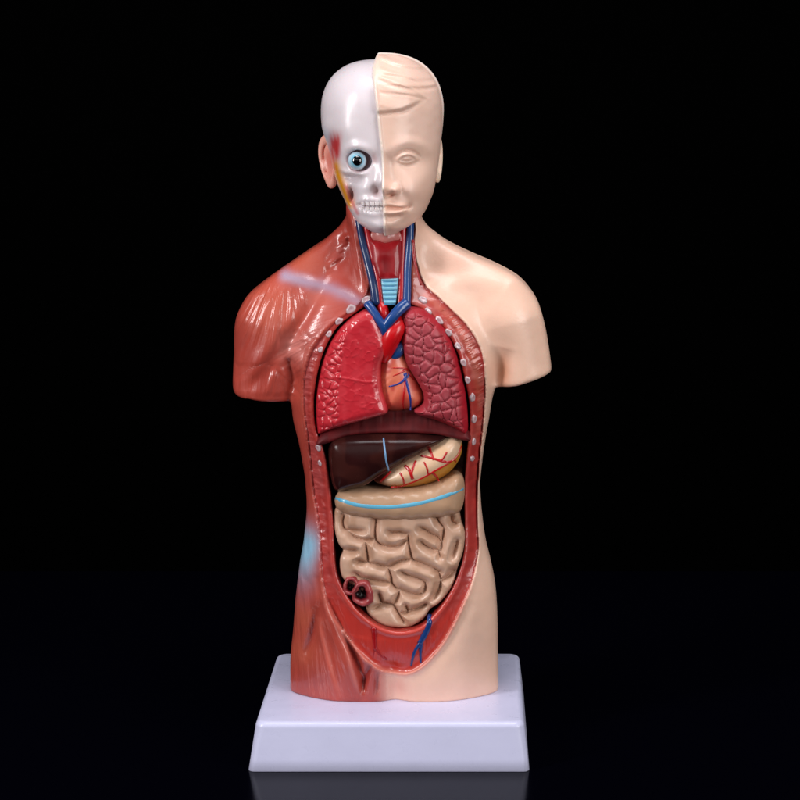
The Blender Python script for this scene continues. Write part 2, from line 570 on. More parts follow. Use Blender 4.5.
H = 1.3
gt = Grid((-168, -84, ZB - 2.0), (172, 66, float(W(390, 196, 0)[1])), H)
z1 = gt.z.ravel().astype(float)
kk = 17
a_xl = smooth1(zinterp(z1, xlr), kk); a_xr = smooth1(zinterp(z1, xrr), kk)
a_yf = smooth1(zinterp(z1, R_[:, 3]), kk); a_yb = smooth1(zinterp(z1, R_[:, 4]), kk)
cx = (0.5 * (a_xl + a_xr))[None, None, :].astype(F32); hw = (0.5 * (a_xr - a_xl))[None, None, :].astype(F32)
yf = a_yf[None, None, :].astype(F32); yb = a_yb[None, None, :].astype(F32)
dy_ = np.where(gt.y < 0, gt.y / yf, gt.y / yb)
n_ = (2.08 + 0.27 * sstep(float(W(390, 640, 0)[1]) - 20, float(W(390, 600, 0)[1]), z1))[None, None, :].astype(F32)
T = (np.abs((gt.x - cx) / hw) ** n_ + np.abs(dy_) ** n_) ** (1 / n_) - 1
T = gt.dist(T)
ztop_tr = float(W(390, 250, 0)[1])
T = np.maximum(T, gt.z - ztop_tr)
# neck
nk = (((gt.x - float(W(383, 240, 0)[0])) / 38.5) ** 2 + ((gt.y - 6) / 41.0) ** 2) ** 0.5 - 1
nk = (nk * 38).astype(F32)
nk = np.maximum(nk, float(W(390, 330, 0)[1]) - gt.z)
T = smin(T, nk, 16)
# trapezius and shoulders
gx, gy, gz = gt.x, gt.y, gt.z
T = smin(T, capsule(gx, gy, gz, p3(356, 240, 14), p3(284, 306, 6), 25, 40), 14)
T = smin(T, capsule(gx, gy, gz, p3(412, 244, 14), p3(498, 302, 6), 24, 40), 14)
def arm(a, b, ra, rb, bl, br):
    c = capsule(gx, gy, gz, a, b, ra, rb)
    P = WP([bl, br], 0)
    e = P[1] - P[0]; nrm = np.array([e[1], -e[0]]); nrm /= np.linalg.norm(nrm)
    if nrm[1] > 0: nrm = -nrm
    pl = (gx - P[0, 0]) * nrm[0] + (gz - P[0, 1]) * nrm[1]
    return smax(c, pl, 5).astype(F32)
T = smin(T, arm(p3(276, 324, 2), p3(262, 410, -2), 42, 31, (233, 393.5), (290, 399)), 7)
T = smin(T, arm(p3(506, 322, 2), p3(527, 400, -2), 42, 31, (497, 387), (552, 371.5)), 7)
T = smax(T, gt.up(poly_sd(gt.X2, gt.Z2, SIL)), 5)
del nk
T = T.astype(F32)

# ---- relief on the front
X2, Z2 = gt.X2, gt.Z2
D = np.zeros_like(X2)
def ln(pts, y=Y_FR): return WP(spline(pts, 5), y)
def groove(pts, depth, w, y=Y_FR, taper=True):
    global D
    d, s = line_d(X2, Z2, ln(pts, y))
    tp = np.sin(np.pi * np.clip(s, 0.02, 0.98)) ** 0.5 if taper else 1.0
    D -= depth * tp * np.exp(-(d / w) ** 2)
def step_edge(pts, depth, w, y=Y_FR):
    """a muscle lying over another: sharp on one side, soft on the other"""
    global D
    P = ln(pts, y)
    d, s = line_d(X2, Z2, P)
    o_ = np.argsort(P[:, 1])
    sd = d * np.sign(np.interp(Z2, P[o_, 1], P[o_, 0]) - X2)
    side = sd / w
    tp = np.sin(np.pi * np.clip(s, 0.02, 0.98)) ** 0.5
    D += depth * tp * (0.9 * np.exp(-((side - 1.6) / 1.5) ** 2) - 1.1 * np.exp(-((side + 0.6) / 1.0) ** 2))
def fibres(poly, pts_dir, amp, wl, y=Y_FR, seed=3, soft=8):
    """fine strands along the direction of a line"""
    global D
    P = WP(poly, y); q = WP(pts_dir, y)
    e = q[1] - q[0]; L_ = np.linalg.norm(e); e = e / L_
    a = (X2 - q[0, 0]) * e[0] + (Z2 - q[0, 1]) * e[1]
    b = (X2 - q[0, 0]) * e[1] - (Z2 - q[0, 1]) * e[0]
    m = sstep(0, -soft, poly_sd(X2, Z2, P))
    D += amp * m * (vnoise(b / wl, a / (wl * 12), seed) * 2 - 1)
def fan(poly, apex, amp, nang, y=Y_FR, seed=5, soft=8):
    global D
    P = WP(poly, y); c = WP([apex], y)[0]
    ang = np.arctan2(Z2 - c[1], X2 - c[0]); rr = np.hypot(X2 - c[0], Z2 - c[1])
    m = sstep(0, -soft, poly_sd(X2, Z2, P))
    D += amp * m * (vnoise(ang * nang, rr / 45.0, seed) * 2 - 1)

# deltoid / pectoral
step_edge([(322, 282), (309, 306), (296, 327), (280, 348), (264, 368), (252, 382), (244, 394)], 2.3, 5.5)
groove([(292, 399), (294, 384), (289, 370), (286, 360)], 5.0, 6)
groove([(262, 392), (266, 378), (272, 370)], 2.0, 3)
groove([(281, 398), (279, 384), (276, 374)], 1.4, 2.5)
fan([(238, 300), (300, 285), (312, 300), (262, 385), (236, 385), (234, 340)], (285, 250), 0.85, 26)
fan([(240, 372), (252, 355), (262, 360), (262, 390), (240, 395)], (285, 250), 0.5, 34, seed=9)
fibres([(240, 375), (262, 370), (288, 372), (290, 400), (238, 398)], [(262, 370), (260, 400)], 0.7, 5)
fan([(262, 350), (300, 322), (312, 345), (306, 385), (292, 392), (272, 372)], (345, 330), 0.6, 24, seed=14)
for k, ap in enumerate([(283, 352), (287, 343), (292, 336), (280, 362)]):
    groove([ap, (ap[0] + 10, ap[1] - 2 + k * 2), (ap[0] + 18, ap[1] - 3 + k * 3)], 0.7, 2.2)
# clavicle
groove([(270, 276), (300, 284), (330, 292), (358, 302)], -1.4, 6, taper=True)
# hollow above the clavicle with the scalene strands
groove([(328, 272), (337, 257), (343, 240)], 6.0, 8)
for k in range(4):
    groove([(326 + 3.2 * k, 269 - 7.5 * k), (334 + 2.6 * k, 263 - 6.8 * k), (343 + 1.2 * k, 258 - 6.4 * k)], -3.6, 2.5)
# sternomastoid
groove([(346, 205), (352, 235), (360, 268), (365, 292)], -3.4, 5, y=-40)
groove([(344, 215), (348, 240), (353, 262)], 2.4, 3, y=-40)
groove([(356, 235), (362, 262), (368, 290)], 1.6, 2.2, y=-40)
fibres([(340, 220), (356, 230), (368, 292), (350, 290)], [(346, 205), (362, 290)], 0.5, 4, y=-40)
# skin side: collar bone, soft chest, armpit
groove([(424, 292), (450, 286), (480, 284), (505, 290)], -1.6, 9)
groove([(420, 272), (440, 276), (470, 274)], 1.6, 10)
groove([(497, 392), (500, 372), (505, 350)], 5.0, 10)
groove([(503, 386), (507, 368), (512, 350)], 1.0, 5)
# hip and thigh muscles
groove([(317, 608), (311, 640), (303, 664)], 5.5, 4.2)
groove([(313, 585), (316, 612), (322, 640), (330, 672), (338, 702)], -2.0, 3.5)
groove([(321, 628), (328, 650), (335, 680), (341, 704)], 3.6, 3.0)
groove([(329, 606), (342, 634), (356, 662), (364, 690)], 9.0, 4.2)
groove([(333, 622), (346, 651), (358, 693)], -2.2, 2.2)
groove([(352, 650), (360, 672), (364, 700)], 2.2, 2.5)
groove([(371, 664), (365, 680), (361, 694)], 4.6, 2.8)
groove([(378, 672), (376.5, 684), (376, 700)], 4.0, 2.6)
groove([(352, 664), (366, 660)], -1.0, 3)
groove([(394, 672), (395, 692), (395, 730)], 7.5, 11, taper=False)
zth = sstep(float(W(390, 640, Y_FR)[1]), float(W(390, 690, Y_FR)[1]), Z2)
for u_, w_ in ((333, 26), (452, 30)):
    D += 4.0 * zth * np.exp(-((X2 - float(W(u_, 680, Y_FR)[0])) / w_) ** 2)
groove([(470, 600), (450, 640), (428, 668), (408, 684)], 2.2, 8)
fibres([(290, 560), (318, 590), (345, 650), (372, 672), (374, 704), (290, 704)], [(318, 590), (344, 700)], 0.55, 4.2)
fibres([(330, 610), (345, 640), (368, 668), (368, 702), (345, 702)], [(330, 610), (366, 700)], 0.7, 3.0, seed=21)
# flank on the muscle side
fibres([(292, 400), (306, 400), (312, 480), (311, 560), (296, 590), (304, 500)], [(298, 400), (306, 560)], 0.4, 4.0, seed=8)
# gentle unevenness everywhere (a hand-finished cast)
D += 0.7 * (vnoise(X2 / 26, Z2 / 26, 31) - 0.5) + 0.25 * (vnoise(X2 / 9, Z2 / 9, 32) - 0.5)

d_out = poly_sd(X2, Z2, OUT); d_in = poly_sd(X2, Z2, INN); d_nk = poly_sd(X2, Z2, NEK)
zc_apron = float(W(400, 600, Y_FR)[1])
apron = sstep(zc_apron + 14, zc_apron - 20, Z2)
# lips along the opening
D += 2.0 * np.exp(-((d_out - 0.5) / 3.2) ** 2) * (0.45 + 0.55 * apron)
D += 1.9 * np.exp(-((d_in - 3.0) / 2.6) ** 2) * (0.5 + 0.5 * apron)
wfront = sstep(6, -12, gt.y)
T = T - gt.up(D) * wfront
# layer 1: step down from the skin to the chest wall
ring_depth = 3.2 + 1.2 * apron
# texture of the cut chest wall
ring_u = np.arctan2(Z2 - float(W(395, 420, Y_FR)[1]), X2)
band = sstep(0, -3, d_out) * sstep(2, 6, d_in)
striae = (vnoise(Z2 / 2.6, d_in / 7.0, 40) - 0.5)
leftside = sstep(-5, -25, X2) * sstep(float(W(400, 530, Y_FR)[1]), float(W(400, 500, Y_FR)[1]), Z2)
bf1, bf2, bid = voronoi(Z2 / 3.2, d_in / 4.6, 45, 0.6)
ring_tex = band * (1 - apron) * (0.9 * striae + leftside * 0.5 * sstep(0.02, 0.3, bf2 - bf1))
ap_str = (vnoise(X2 / 2.6, Z2 / 40.0, 43) - 0.5) * 1.1 * band * apron * sstep(3, 12, d_in) * sstep(-2, -8, d_out)
ring_sd = gt.up(ring_depth - ring_tex - ap_str)
T = smax(T, np.minimum(gt.up(-d_out) + 0 * gt.y, T + ring_sd), 2.0)
# neck trough
T = smax(T, np.minimum(gt.up(-d_nk) + 0 * gt.y, np.where(gt.y < 5, T + 12.0, 50)), 2.0)
# layer 2: deep cavity
FLOOR = 2.0
cav = smax(gt.up(d_in) + 0 * gt.y, gt.y - FLOOR, 3.0)
T = smax(T, -cav, 1.6)
T = np.maximum(T, (ZB - 0.35) - gt.z)
torso_v, torso_q = gt.mesh(T.astype(F32))
torso_v = relax(torso_v, torso_q, 2, 0.45)
del T, cav, ring_sd

c_mus = lin(182, 72, 59); c_mus2 = lin(162, 58, 48); c_skin = lin(243, 199, 176); c_ring = lin(178, 56, 50); c_apr = lin(196, 54, 44)
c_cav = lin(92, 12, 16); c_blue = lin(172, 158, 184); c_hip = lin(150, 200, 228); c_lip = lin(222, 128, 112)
c_gris = lin(205, 120, 110)
def mixc(c, col, w):
    return c * (1 - w[:, None]) + np.asarray(col)[None, :] * w[:, None]
def torso_paint(v):
    x, y, z = v[:, 0], v[:, 1], v[:, 2]
    n1 = vnoise(x / 18, z / 18, 51); n2 = vnoise(x / 7, z / 7, 52)
    c = np.tile(c_mus, (len(v), 1))
    c = mixc(c, c_mus2, 0.55 * sstep(0.35, 0.8, n1))
    dO = poly_sd(x, z, OUT); dI = poly_sd(x, z, INN); dN = poly_sd(x, z, NEK)
    # orange-ish warm airbrushing on muscle bellies
    def spot(u, vv, r, col, w):
        nonlocal c
        a, b = W(u, vv, Y_FR)
        c = mixc(c, col, w * np.exp(-(((x - a) ** 2 + (z - b) ** 2) / (r * r))))
    for u_, v_, r_ in ((270, 310, 26), (300, 265, 22), (318, 400, 14), (302, 625, 14), (300, 660, 16)):
        spot(u_, v_, r_, lin(196, 94, 68), 0.6)
    spot(292, 350, 15, lin(226, 150, 140), 0.55)
    spot(318, 300, 14, lin(214, 120, 105), 0.5)
    # tendons and dark gaps of the thigh (painted)
    def stroke(pts, wdt, col, wt):
        nonlocal c
        d, s = line_d(x, z, WP(spline(pts, 4), Y_FR))
        c = mixc(c, col, wt * np.exp(-(d / wdt) ** 2) * (y < 0) * np.sin(np.pi * np.clip(s, .03, .97)) ** .5)
    stroke([(331, 612), (344, 636), (355, 658)], 4, lin(110, 14, 18), 0.75)
    stroke([(371, 664), (366, 678), (362, 688)], 2.8, lin(122, 16, 22), 0.7)
    stroke([(378, 674), (376, 684), (376, 694)], 2.4, lin(140, 26, 30), 0.7)
    stroke([(316, 616), (310, 642), (303, 660)], 3, lin(140, 34, 32), 0.5)
    stroke([(334, 622), (346, 651), (358, 693)], 2.0, lin(226, 130, 116), 0.6)
    stroke([(318, 622), (325, 649), (331, 672), (339, 697)], 2.2, lin(224, 116, 100), 0.6)
    stroke([(332, 268), (341, 258), (347, 244)], 6, lin(140, 44, 38), 0.45)
    # airbrushed collar bone and hip
    d, s = line_d(x, z, WP(spline([(272, 277), (300, 284), (330, 291), (357, 302)], 4), Y_FR))
    c = mixc(c, c_blue, (0.85 - .3 * s) * np.exp(-(d / (5.6 + 2.0 * (n2 - .5))) ** 2) * (y < 12) * sstep(0, 0.12, s))
    zh0, zh1 = W(305, 512, 0)[1], W(305, 586, 0)[1]
    xs = np.interp(z, zr[::-1], xlr[::-1])
    wv = 2 * (n2 - .5) + 3 * (n1 - .5)
    zq = z - W(305, 541, 0)[1]
    hipw = np.exp(-(zq / np.where(zq > 0, 20.0, 27.0)) ** 2) * sstep(27, 7, x - xs + .5 * wv)
    c = mixc(c, lin(176, 140, 160), 0.5 * np.clip(np.exp(-((zq + 22) / 26) ** 2) * sstep(28, 2, x - xs + wv), 0, 1))
    c = mixc(c, c_hip, 0.95 * np.clip(hipw * 1.1, 0, 1))
    # skin half: right of the outline; sprayed edge down the middle
    zm = W(400, 655, Y_FR)[1]
    xm = np.where(z < zm, W(383, 690, Y_FR)[0] + 0.0, W(392, 400, Y_FR)[0])
    skin = sstep(-10, 16, x - xm) * (z < zm) + sstep(-0.5, 0.5, x - xm) * (z >= zm)
    skin = np.where((dO < 0) & (z >= zm), 0, skin)
    back = y > 8
    skin = np.where(back, sstep(-3, 3, x - W(392, 400, 0)[0]), skin)
    c = mixc(c, c_skin, skin)
    sk = skin > 0.5
    armpit_tone = np.exp(-(((x - W(503, 370, -30)[0]) / 7) ** 2 + ((z - W(503, 372, -30)[1]) / 20) ** 2)) * (y < 10)
    c = mixc(c, lin(206, 128, 88), 0.75 * armpit_tone * sk)  # browner patch of skin at the armpit
    spot(395, 690, 9, lin(206, 120, 110), 0.55)
    spot(398, 692, 16, lin(232, 170, 150), 0.35)
    spot(455, 275, 26, lin(240, 190, 172), 0.30)
    c_n = sstep(0.55, 0.9, n1)
    c = mixc(c, lin(238, 200, 180), 0.25 * c_n * sk)
    # chest wall ring
    front = (y < 5)
    ringw = sstep(0.8, -0.8, dO) * front
    cr = np.tile(c_ring, (len(v), 1))
    cr = mixc(cr, lin(150, 36, 38), 0.5 * sstep(0.3, 0.8, n2))
    cr = mixc(cr, c_apr, sstep(zc_apron + 14, zc_apron - 20, z))
    right = (x > 20) & (z > W(400, 450, Y_FR)[1])
    cr = mixc(cr, lin(196, 92, 68), 0.65 * right * sstep(-1, -8, dO + 0 * x) * sstep(5, 12, dI))
    cr = mixc(cr, lin(214, 124, 112), 0.35 * right * sstep(0.4, 0.8, n2))
    left = (x < -10) & (z > W(400, 500, Y_FR)[1])
    cr = mixc(cr, lin(176, 76, 74), 0.6 * left * sstep(4, 9, dI))
    c = c * (1 - ringw[:, None]) + cr * ringw[:, None]
    low = sstep(zc_apron + 30, zc_apron - 20, z)
    c = mixc(c, c_lip, 0.75 * np.exp(-((dO - 0.8) / 2.2) ** 2) * front * low)  # soft pinkish highlight painted along the outer lip
    c = mixc(c, lin(214, 84, 74), 0.6 * np.exp(-((dI - 2.6) / 1.8) ** 2) * front * (0.35 + 0.65 * low))  # highlight line of the inner rim, put into the colour
    # interiors
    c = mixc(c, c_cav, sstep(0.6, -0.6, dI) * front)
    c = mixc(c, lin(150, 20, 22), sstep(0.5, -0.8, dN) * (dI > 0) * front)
    return np.c_[c, 1 - .75 * skin * (1 - ringw)]
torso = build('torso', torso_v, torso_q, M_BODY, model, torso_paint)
fx, fy, fz = torso_v.T
FB = np.zeros((len(torso_v), 3)); FB2 = np.zeros(len(torso_v))
def fib_region(poly, across, along, strength, soft=7, y=Y_FR):
    m = strength * sstep(0, -soft, poly_sd(fx, fz, WP(poly, y))) * sstep(14, -4, fy)
    k = m > FB[:, 2]
    FB2[:] = np.where(k, np.maximum(FB2, FB[:, 2]), np.maximum(FB2, m))
    FB[k, 0] = across[k]; FB[k, 1] = along[k]; FB[k, 2] = m[k]
def fan_xy(apex, r0):
    a = WP([apex], Y_FR)[0]
    return np.arctan2(fz - a[1], fx - a[0]) * r0, np.hypot(fx - a[0], fz - a[1])
def lin_xy(p, q_):
    P = WP([p, q_], Y_FR); e = P[1] - P[0]; e = e / np.linalg.norm(e)
    return (fx - P[0, 0]) * e[1] - (fz - P[0, 1]) * e[0], (fx - P[0, 0]) * e[0] + (fz - P[0, 1]) * e[1]
fib_region([(234, 300), (262, 284), (312, 290), (300, 325), (262, 372), (240, 388), (226, 390), (226, 320)], *fan_xy((285, 240), 80), 1.0, 10)
fib_region([(226, 366), (290, 362), (294, 402), (226, 402)], *lin_xy((262, 370), (258, 400)), 0.9)
fib_region([(262, 368), (300, 330), (310, 340), (304, 372), (300, 398), (286, 392)], *fan_xy((350, 318), 55), 1.0, 6)
fib_region([(322, 290), (352, 304), (336, 322), (312, 344), (300, 332)], *fan_xy((420, 290), 90), 0.35)
fib_region([(338, 205), (360, 215), (372, 296), (352, 296), (338, 250)], *lin_xy((347, 205), (363, 294)), 0.55)
fib_region([(250, 290), (300, 255), (340, 226), (346, 260), (330, 285), (275, 275)], *lin_xy((340, 230), (262, 285)), 0.12)
fib_region([(284, 570), (312, 590), (320, 625), (334, 706), (280, 706)], *lin_xy((306, 580), (312, 704)), 0.8)
fib_region([(316, 590), (332, 612), (352, 650), (372, 668), (372, 706), (335, 706), (322, 640)], *lin_xy((322, 600), (356, 704)), 0.9)
fib_region([(360, 660), (392, 676), (396, 706), (356, 706)], *lin_xy((376, 660), (372, 704)), 0.9)
fib_region([(290, 400), (304, 396), (310, 470), (318, 540), (320, 580), (300, 590), (290, 500)], *lin_xy((298, 400), (308, 570)), 0.6)
fib_region([(345, 634), (375, 636), (400, 638), (432, 634), (452, 606), (458, 622), (430, 656), (400, 672), (372, 660)], *lin_xy((398, 630), (398, 672)), 1.0, 6)
fib_region([(440, 296), (468, 322), (488, 360), (488, 470), (476, 470), (476, 380), (456, 336), (438, 312)], fz - .4 * fx, fx * 3, 1.0, 5)
fib_region([(298, 350), (316, 336), (322, 350), (314, 380), (312, 430), (322, 480), (328, 560), (318, 560), (308, 480), (298, 420)], fz * .8, fx * 4, 0.8, 4)
FB[:, 2] = np.clip(FB[:, 2] - FB2, 0, 1)
at_ = torso.data.attributes.new('fib', 'FLOAT_VECTOR', 'POINT')
at_.data.foreach_set('vector', FB.astype(F32).ravel())
BT = bvh_of(torso_v, torso_q)

# rib ends, cut vessels of the groin
c_rib = lin(206, 182, 186)
def rib_mesh(u, v, r, ang):
    p, n = hit(BT, u, v, -0.3)
    n = n / np.linalg.norm(n)
    a = np.cross(n, [0, 0, 1.0]); a /= np.linalg.norm(a); b = np.cross(a, n)
    ca, sa = math.cos(ang), math.sin(ang)
    vs, qs = [], []
    nu = 16
    prof = [(1.1, -.2), (1.08, .2), (0.95, .48), (0.76, .62), (0.55, .60), (0.3, .55), (0.02, .53)]
    for k, (pr, ph) in enumerate(prof):
        for j in range(nu):
            t = 2 * math.pi * j / nu
            wob = 1 + 0.08 * math.sin(3 * t + u) + 0.06 * math.sin(5 * t + v)
            lx, ly = r * 1.25 * pr * math.cos(t) * wob, r * 0.9 * pr * math.sin(t) * wob
            lx, ly = lx * ca - ly * sa, lx * sa + ly * ca
            vs.append(p + a * lx + b * ly + n * ph * r)
    for k in range(len(prof) - 1):
        for j in range(nu):
            j2 = (j + 1) % nu
            qs.append((k * nu + j, k * nu + j2, (k + 1) * nu + j2, (k + 1) * nu + j))
    col = np.array([c_rib * (1 if k < 4 else 0.85) * np.array([1, 1 - 0.10 * max(0, k - 3), 1 - 0.08 * max(0, k - 3)]) for k in range(len(prof)) for j in range(nu)])
    return np.array(vs), np.array(qs), col
M_RIB = mat('rib_end_vinyl', None, 0.22, 0.1, coat=0.5, coat_r=0.1, bump=0.12, bscale=700, mottle=0.1)
ribs = [(423, 300, 3.6, .6), (428, 311.5, 3.2, .7), (439, 320.5, 3.5, .8), (448.5, 332.5, 3.0, .9), (457.8, 346, 2.9, 1.0), (463.6, 362.5, 3.0, 1.2),
        (467.6, 380, 2.9, 1.3), (472.3, 397.5, 3.3, 1.4), (474, 419, 3.3, 1.5), (473.5, 441.5, 3.0, 1.5), (472, 458.5, 2.8, .2),
        (366, 299.8, 3.9, 2.6), (351, 309, 4.0, 2.5), (339, 321, 3.2, 2.4), (329, 334, 2.6, 2.2), (320.5, 349.5, 2.4, 2.0),
        (318.4, 447.5, 2.9, 1.2), (320, 463, 2.5, 1.4)]
for (u_, v_, r_, a_) in ribs:
    vs, qs, col = rib_mesh(u_, v_, r_, a_)
    build('rib_end', vs, qs, M_RIB, torso, lambda _v, c=col: c)
c_vein = lin(22, 58, 120); c_art = lin(196, 18, 24); c_artd = lin(164, 12, 18)
vessel('groin_vein', BT, [([(430.5, 616), (428.5, 626), (424, 636), (420, 643)], 2.9, 3.0), ([(420, 643), (414.5, 652), (411, 666)], 2.2, 0.8),
                          ([(421.5, 642), (420.5, 652), (421, 663)], 2.0, 0.8)], torso, c_vein, 0.2)
vessel('groin_artery', BT, [([(374, 628), (374.5, 640), (375, 650)], 2.6, 2.0), ([(375, 648), (381, 655), (387, 659.5)], 2.0, 1.2),
                            ([(375, 648), (373.5, 655), (373, 659)], 0.9, 0.5)], torso, c_artd, -0.3)

# ================================================================ NECK contents
def neck_tube(name, pts, rads, yoff, col, label=None):
    p = spline([(a, b) for a, b in pts], 6)
    rr = np.interp(np.linspace(0, 1, len(p)), np.linspace(0, 1, len(rads)), rads)
    P = np.array([hit(BT, a, b)[0] for a, b in p])
    yy = smooth1(P[:, 1], 7)
    out = np.array([p3(a, b, y + yoff) for (a, b), y in zip(p, yy)])
    v, q = tube_mesh(out, rr, 0.9, 14)
    o = build(name, v, q, M_VESSEL, model, col)
    if label: o['label'] = label
    return o
c_blu2 = lin(24, 66, 128)
def pts_y(pts): return np.array([p3(a, b, y) for a, b, y in pts])
def ntube(name, pts, rads, col, flat=0.9, mat_=None):
    P = spline(pts_y(pts), 6)
    rr = np.interp(np.linspace(0, 1, len(P)), np.linspace(0, 1, len(rads)), rads)
    v, q = tube_mesh(P, rr, flat, 16)
    return build(name, v, q, mat_ or M_VESSEL, model, col)
ntube('jugular_vein', [(356, 206, -18), (359.5, 224, -27), (362.5, 240, -30), (368, 262, -35), (373.5, 286, -43), (376, 304, -46)], [3.2, 3.5, 3.8, 4.0, 4.0, 4.6], lin(16, 44, 92))
ntube('jugular_vein', [(412, 206, -18), (410.5, 224, -27), (409.6, 243, -31), (407.5, 268, -37), (407, 290, -43), (406.5, 306, -46)], [3.2, 3.5, 3.8, 3.8, 4.0, 4.0], c_blu2)
ntube('carotid_artery', [(366, 222, -27), (370.5, 245, -31), (376, 268, -37), (380, 290, -43), (381, 306, -46)], [3.6, 3.6, 3.4, 3.2, 3.2], lin(178, 14, 26))
ntube('carotid_artery', [(403, 222, -27), (402.5, 245, -31), (401.5, 268, -37), (401, 290, -43), (400, 306, -46)], [3.4, 3.4, 3.0, 3.0, 3.0], lin(178, 14, 26))
ntube('neck_nerve', [(413, 240, -33.5), (415, 262, -37.5), (421, 285, -44)], [1.6, 1.4, 0.9], lin(160, 22, 26))
# larynx
gl = Grid((-30, -62, float(W(385, 300, -35)[1])), (26, 4, float(W(385, 226, -30)[1])), 0.8)
LX = WP([(369, 240), (377, 241), (385, 243), (393, 241), (401, 240), (402, 262), (400.5, 279), (392, 281), (384, 281), (377.5, 279), (371.5, 262)], -38)
d2 = poly_sd(gl.X2, gl.Z2, LX)
zz = gl.Z2
zl = float(W(385, 262, -34)[1])
yfr = -31 - 0.22 * (zl + 20 - zz) - 7 * np.sqrt(np.clip(1 - (1 - np.clip(-d2 / 9, 0, 1)) ** 2, 0, 1))
cxl = float(W(385.5, 262, -34)[0])
yfr += 0.9 * np.exp(-((gl.X2 - cxl) / 4.0) ** 2) * sstep(zl + 18, zl - 2, zz) - 1.5 * np.exp(-((zz - zl - 8) / 5.0) ** 2) * np.exp(-((gl.X2 - cxl) / 7) ** 2)
yfr += 0.5 * (vnoise(gl.X2 / 2.4, zz / 14, 5) - .5)
f = np.maximum(gl.up(d2), gl.up(yfr) - gl.y); f = smax(f, gl.y + 8, 1)
v, q = gl.mesh(f.astype(F32)); v = relax(v, q, 1, .4)
def lar_paint(v):
    c = np.tile(lin(160, 22, 30), (len(v), 1))
    c = mixc(c, lin(112, 10, 18), 0.6 * np.exp(-((v[:, 0] - cxl) / 5) ** 2 - ((v[:, 2] - zl + 3) / 14) ** 2))
    return mixc(c, lin(180, 44, 50), 0.5 * sstep(0.5, 0.9, vnoise(v[:, 0] / 5, v[:, 2] / 9, 3)))
build('larynx', v, q, M_ORGAN, model, lar_paint)
# pale tissue under the chin
gl = Grid((-26, -50, float(W(385, 248, -28)[1])), (24, 6, float(W(385, 222, -28)[1])), 0.9)
f = smin(capsule(gl.x, gl.y, gl.z, p3(374, 236, -27), p3(398, 236, -27), 5.5, 5.5), capsule(gl.x, gl.y, gl.z, p3(386, 238, -31), p3(385, 226, -28), 5.0, 8), 6)
v, q = gl.mesh(f.astype(F32))
build('chin_tissue', v, q, M_ORGAN, model, lin(206, 128, 122))
# trachea with rings
gl = Grid((-24, -66, float(W(390, 306, -40)[1])), (24, 0, float(W(390, 274, -40)[1])), 0.6)
TR = WP([(381.5, 279.5), (398, 278.5), (395.5, 304), (384.5, 304)], -44)
d2 = poly_sd(gl.X2, gl.Z2, TR) - 0.4
ctx = float(W(389.5, 290, -44)[0]); ztr = float(W(389, 279, -44)[1])
yfr = -41 - 0.15 * (ztr - gl.Z2) - 6 * np.sqrt(np.clip(1 - ((gl.X2 - ctx) / 10.5) ** 2, 0, 1))
yfr -= 0.45 * np.cos((ztr - gl.Z2) / 4.3 * 2 * np.pi)
f = np.maximum(gl.up(d2), gl.up(yfr) - gl.y); f = smax(f, gl.y + 14, 1)
v, q = gl.mesh(f.astype(F32)); v = relax(v, q, 1, .3)
def tr_paint(v):
    c = np.tile(lin(130, 196, 220), (len(v), 1))
    ph = np.cos((ztr - v[:, 2]) / 4.3 * 2 * np.pi)
    c = mixc(c, lin(66, 130, 172), sstep(-0.2, -0.9, ph))
    return mixc(c, lin(150, 210, 230), 0.8 * sstep(6.2, 8, np.abs(v[:, 0] - ctx)))
build('trachea', v, q, M_ORGAN, model, tr_paint)

# ================================================================ ORGANS
def blur2(a, n):
    if n < 2: return a
    k = np.hanning(2 * n + 3)[1:-1]; k /= k.sum()
    for ax in (0, 1):
        p = np.pad(a, [(n, n) if i == ax else (0, 0) for i in (0, 1)], mode='edge')
        a = np.apply_along_axis(lambda r: np.convolve(r, k, 'valid'), ax, p)
    return a
def heightfield(poly, y0, ygrid_lo, yback, hfun, h=0.8, pad=4, smoothk=1.2, rel=1, nspl=4, blur=0, grow=0.0):
    P = WP(spline(poly, nspl, True), y0)
    lo = P.min(0) - pad; hi = P.max(0) + pad
    g = Grid((lo[0], ygrid_lo, lo[1]), (hi[0], yback + 4, hi[1]), h)
    d2 = poly_sd(g.X2, g.Z2, P) - grow
    yfr = blur2(hfun(g.X2, g.Z2, -d2), blur)
    f = smax(gl_up(g, d2), gl_up(g, yfr) - g.y, smoothk)
    f = smax(f, g.y - yback, 1.0)
    v, q = g.mesh(f.astype(F32))
    return relax(v, q, rel, .4), q, P
def gl_up(g, a): return g.up(a) + 0 * g.y
def dome(d, R): return np.sqrt(np.clip(1 - (1 - np.clip(d / R, 0, 1)) ** 2, 0, 1))

# ---- diaphragm
def dia_h(x, z, d):
    zt = W(395, 418, -50)[1]
    y = -34 - 12 * sstep(0, 26, zt - z) - 6 * dome(d, 6)
    y += 0.5 * (vnoise(x / 2.0, z / 60, 61) - 0.5) * sstep(3, 8, d)
    return y
dv, dq, _ = heightfield([(316, 446), (322, 434), (340, 424), (368, 413), (398, 408), (428, 412), (452, 420), (466, 430), (471, 440), (464, 441.5),
                         (436, 436), (400, 434.5), (370, 435), (346, 437.5), (331, 443)], -50, -64, 3, dia_h)
M_DIA = mat('matte_muscle_vinyl', None, 0.55, 0.05, coat=0.0, bump=0.15, bscale=500, mottle=0.08, spec=0.3)
build('diaphragm', dv, dq, M_DIA, model, lambda v: mixc(np.tile(lin(96, 20, 24), (len(v), 1)), lin(80, 13, 18), sstep(.3, .8, vnoise(v[:, 0] / 3, v[:, 2] / 20, 8))))

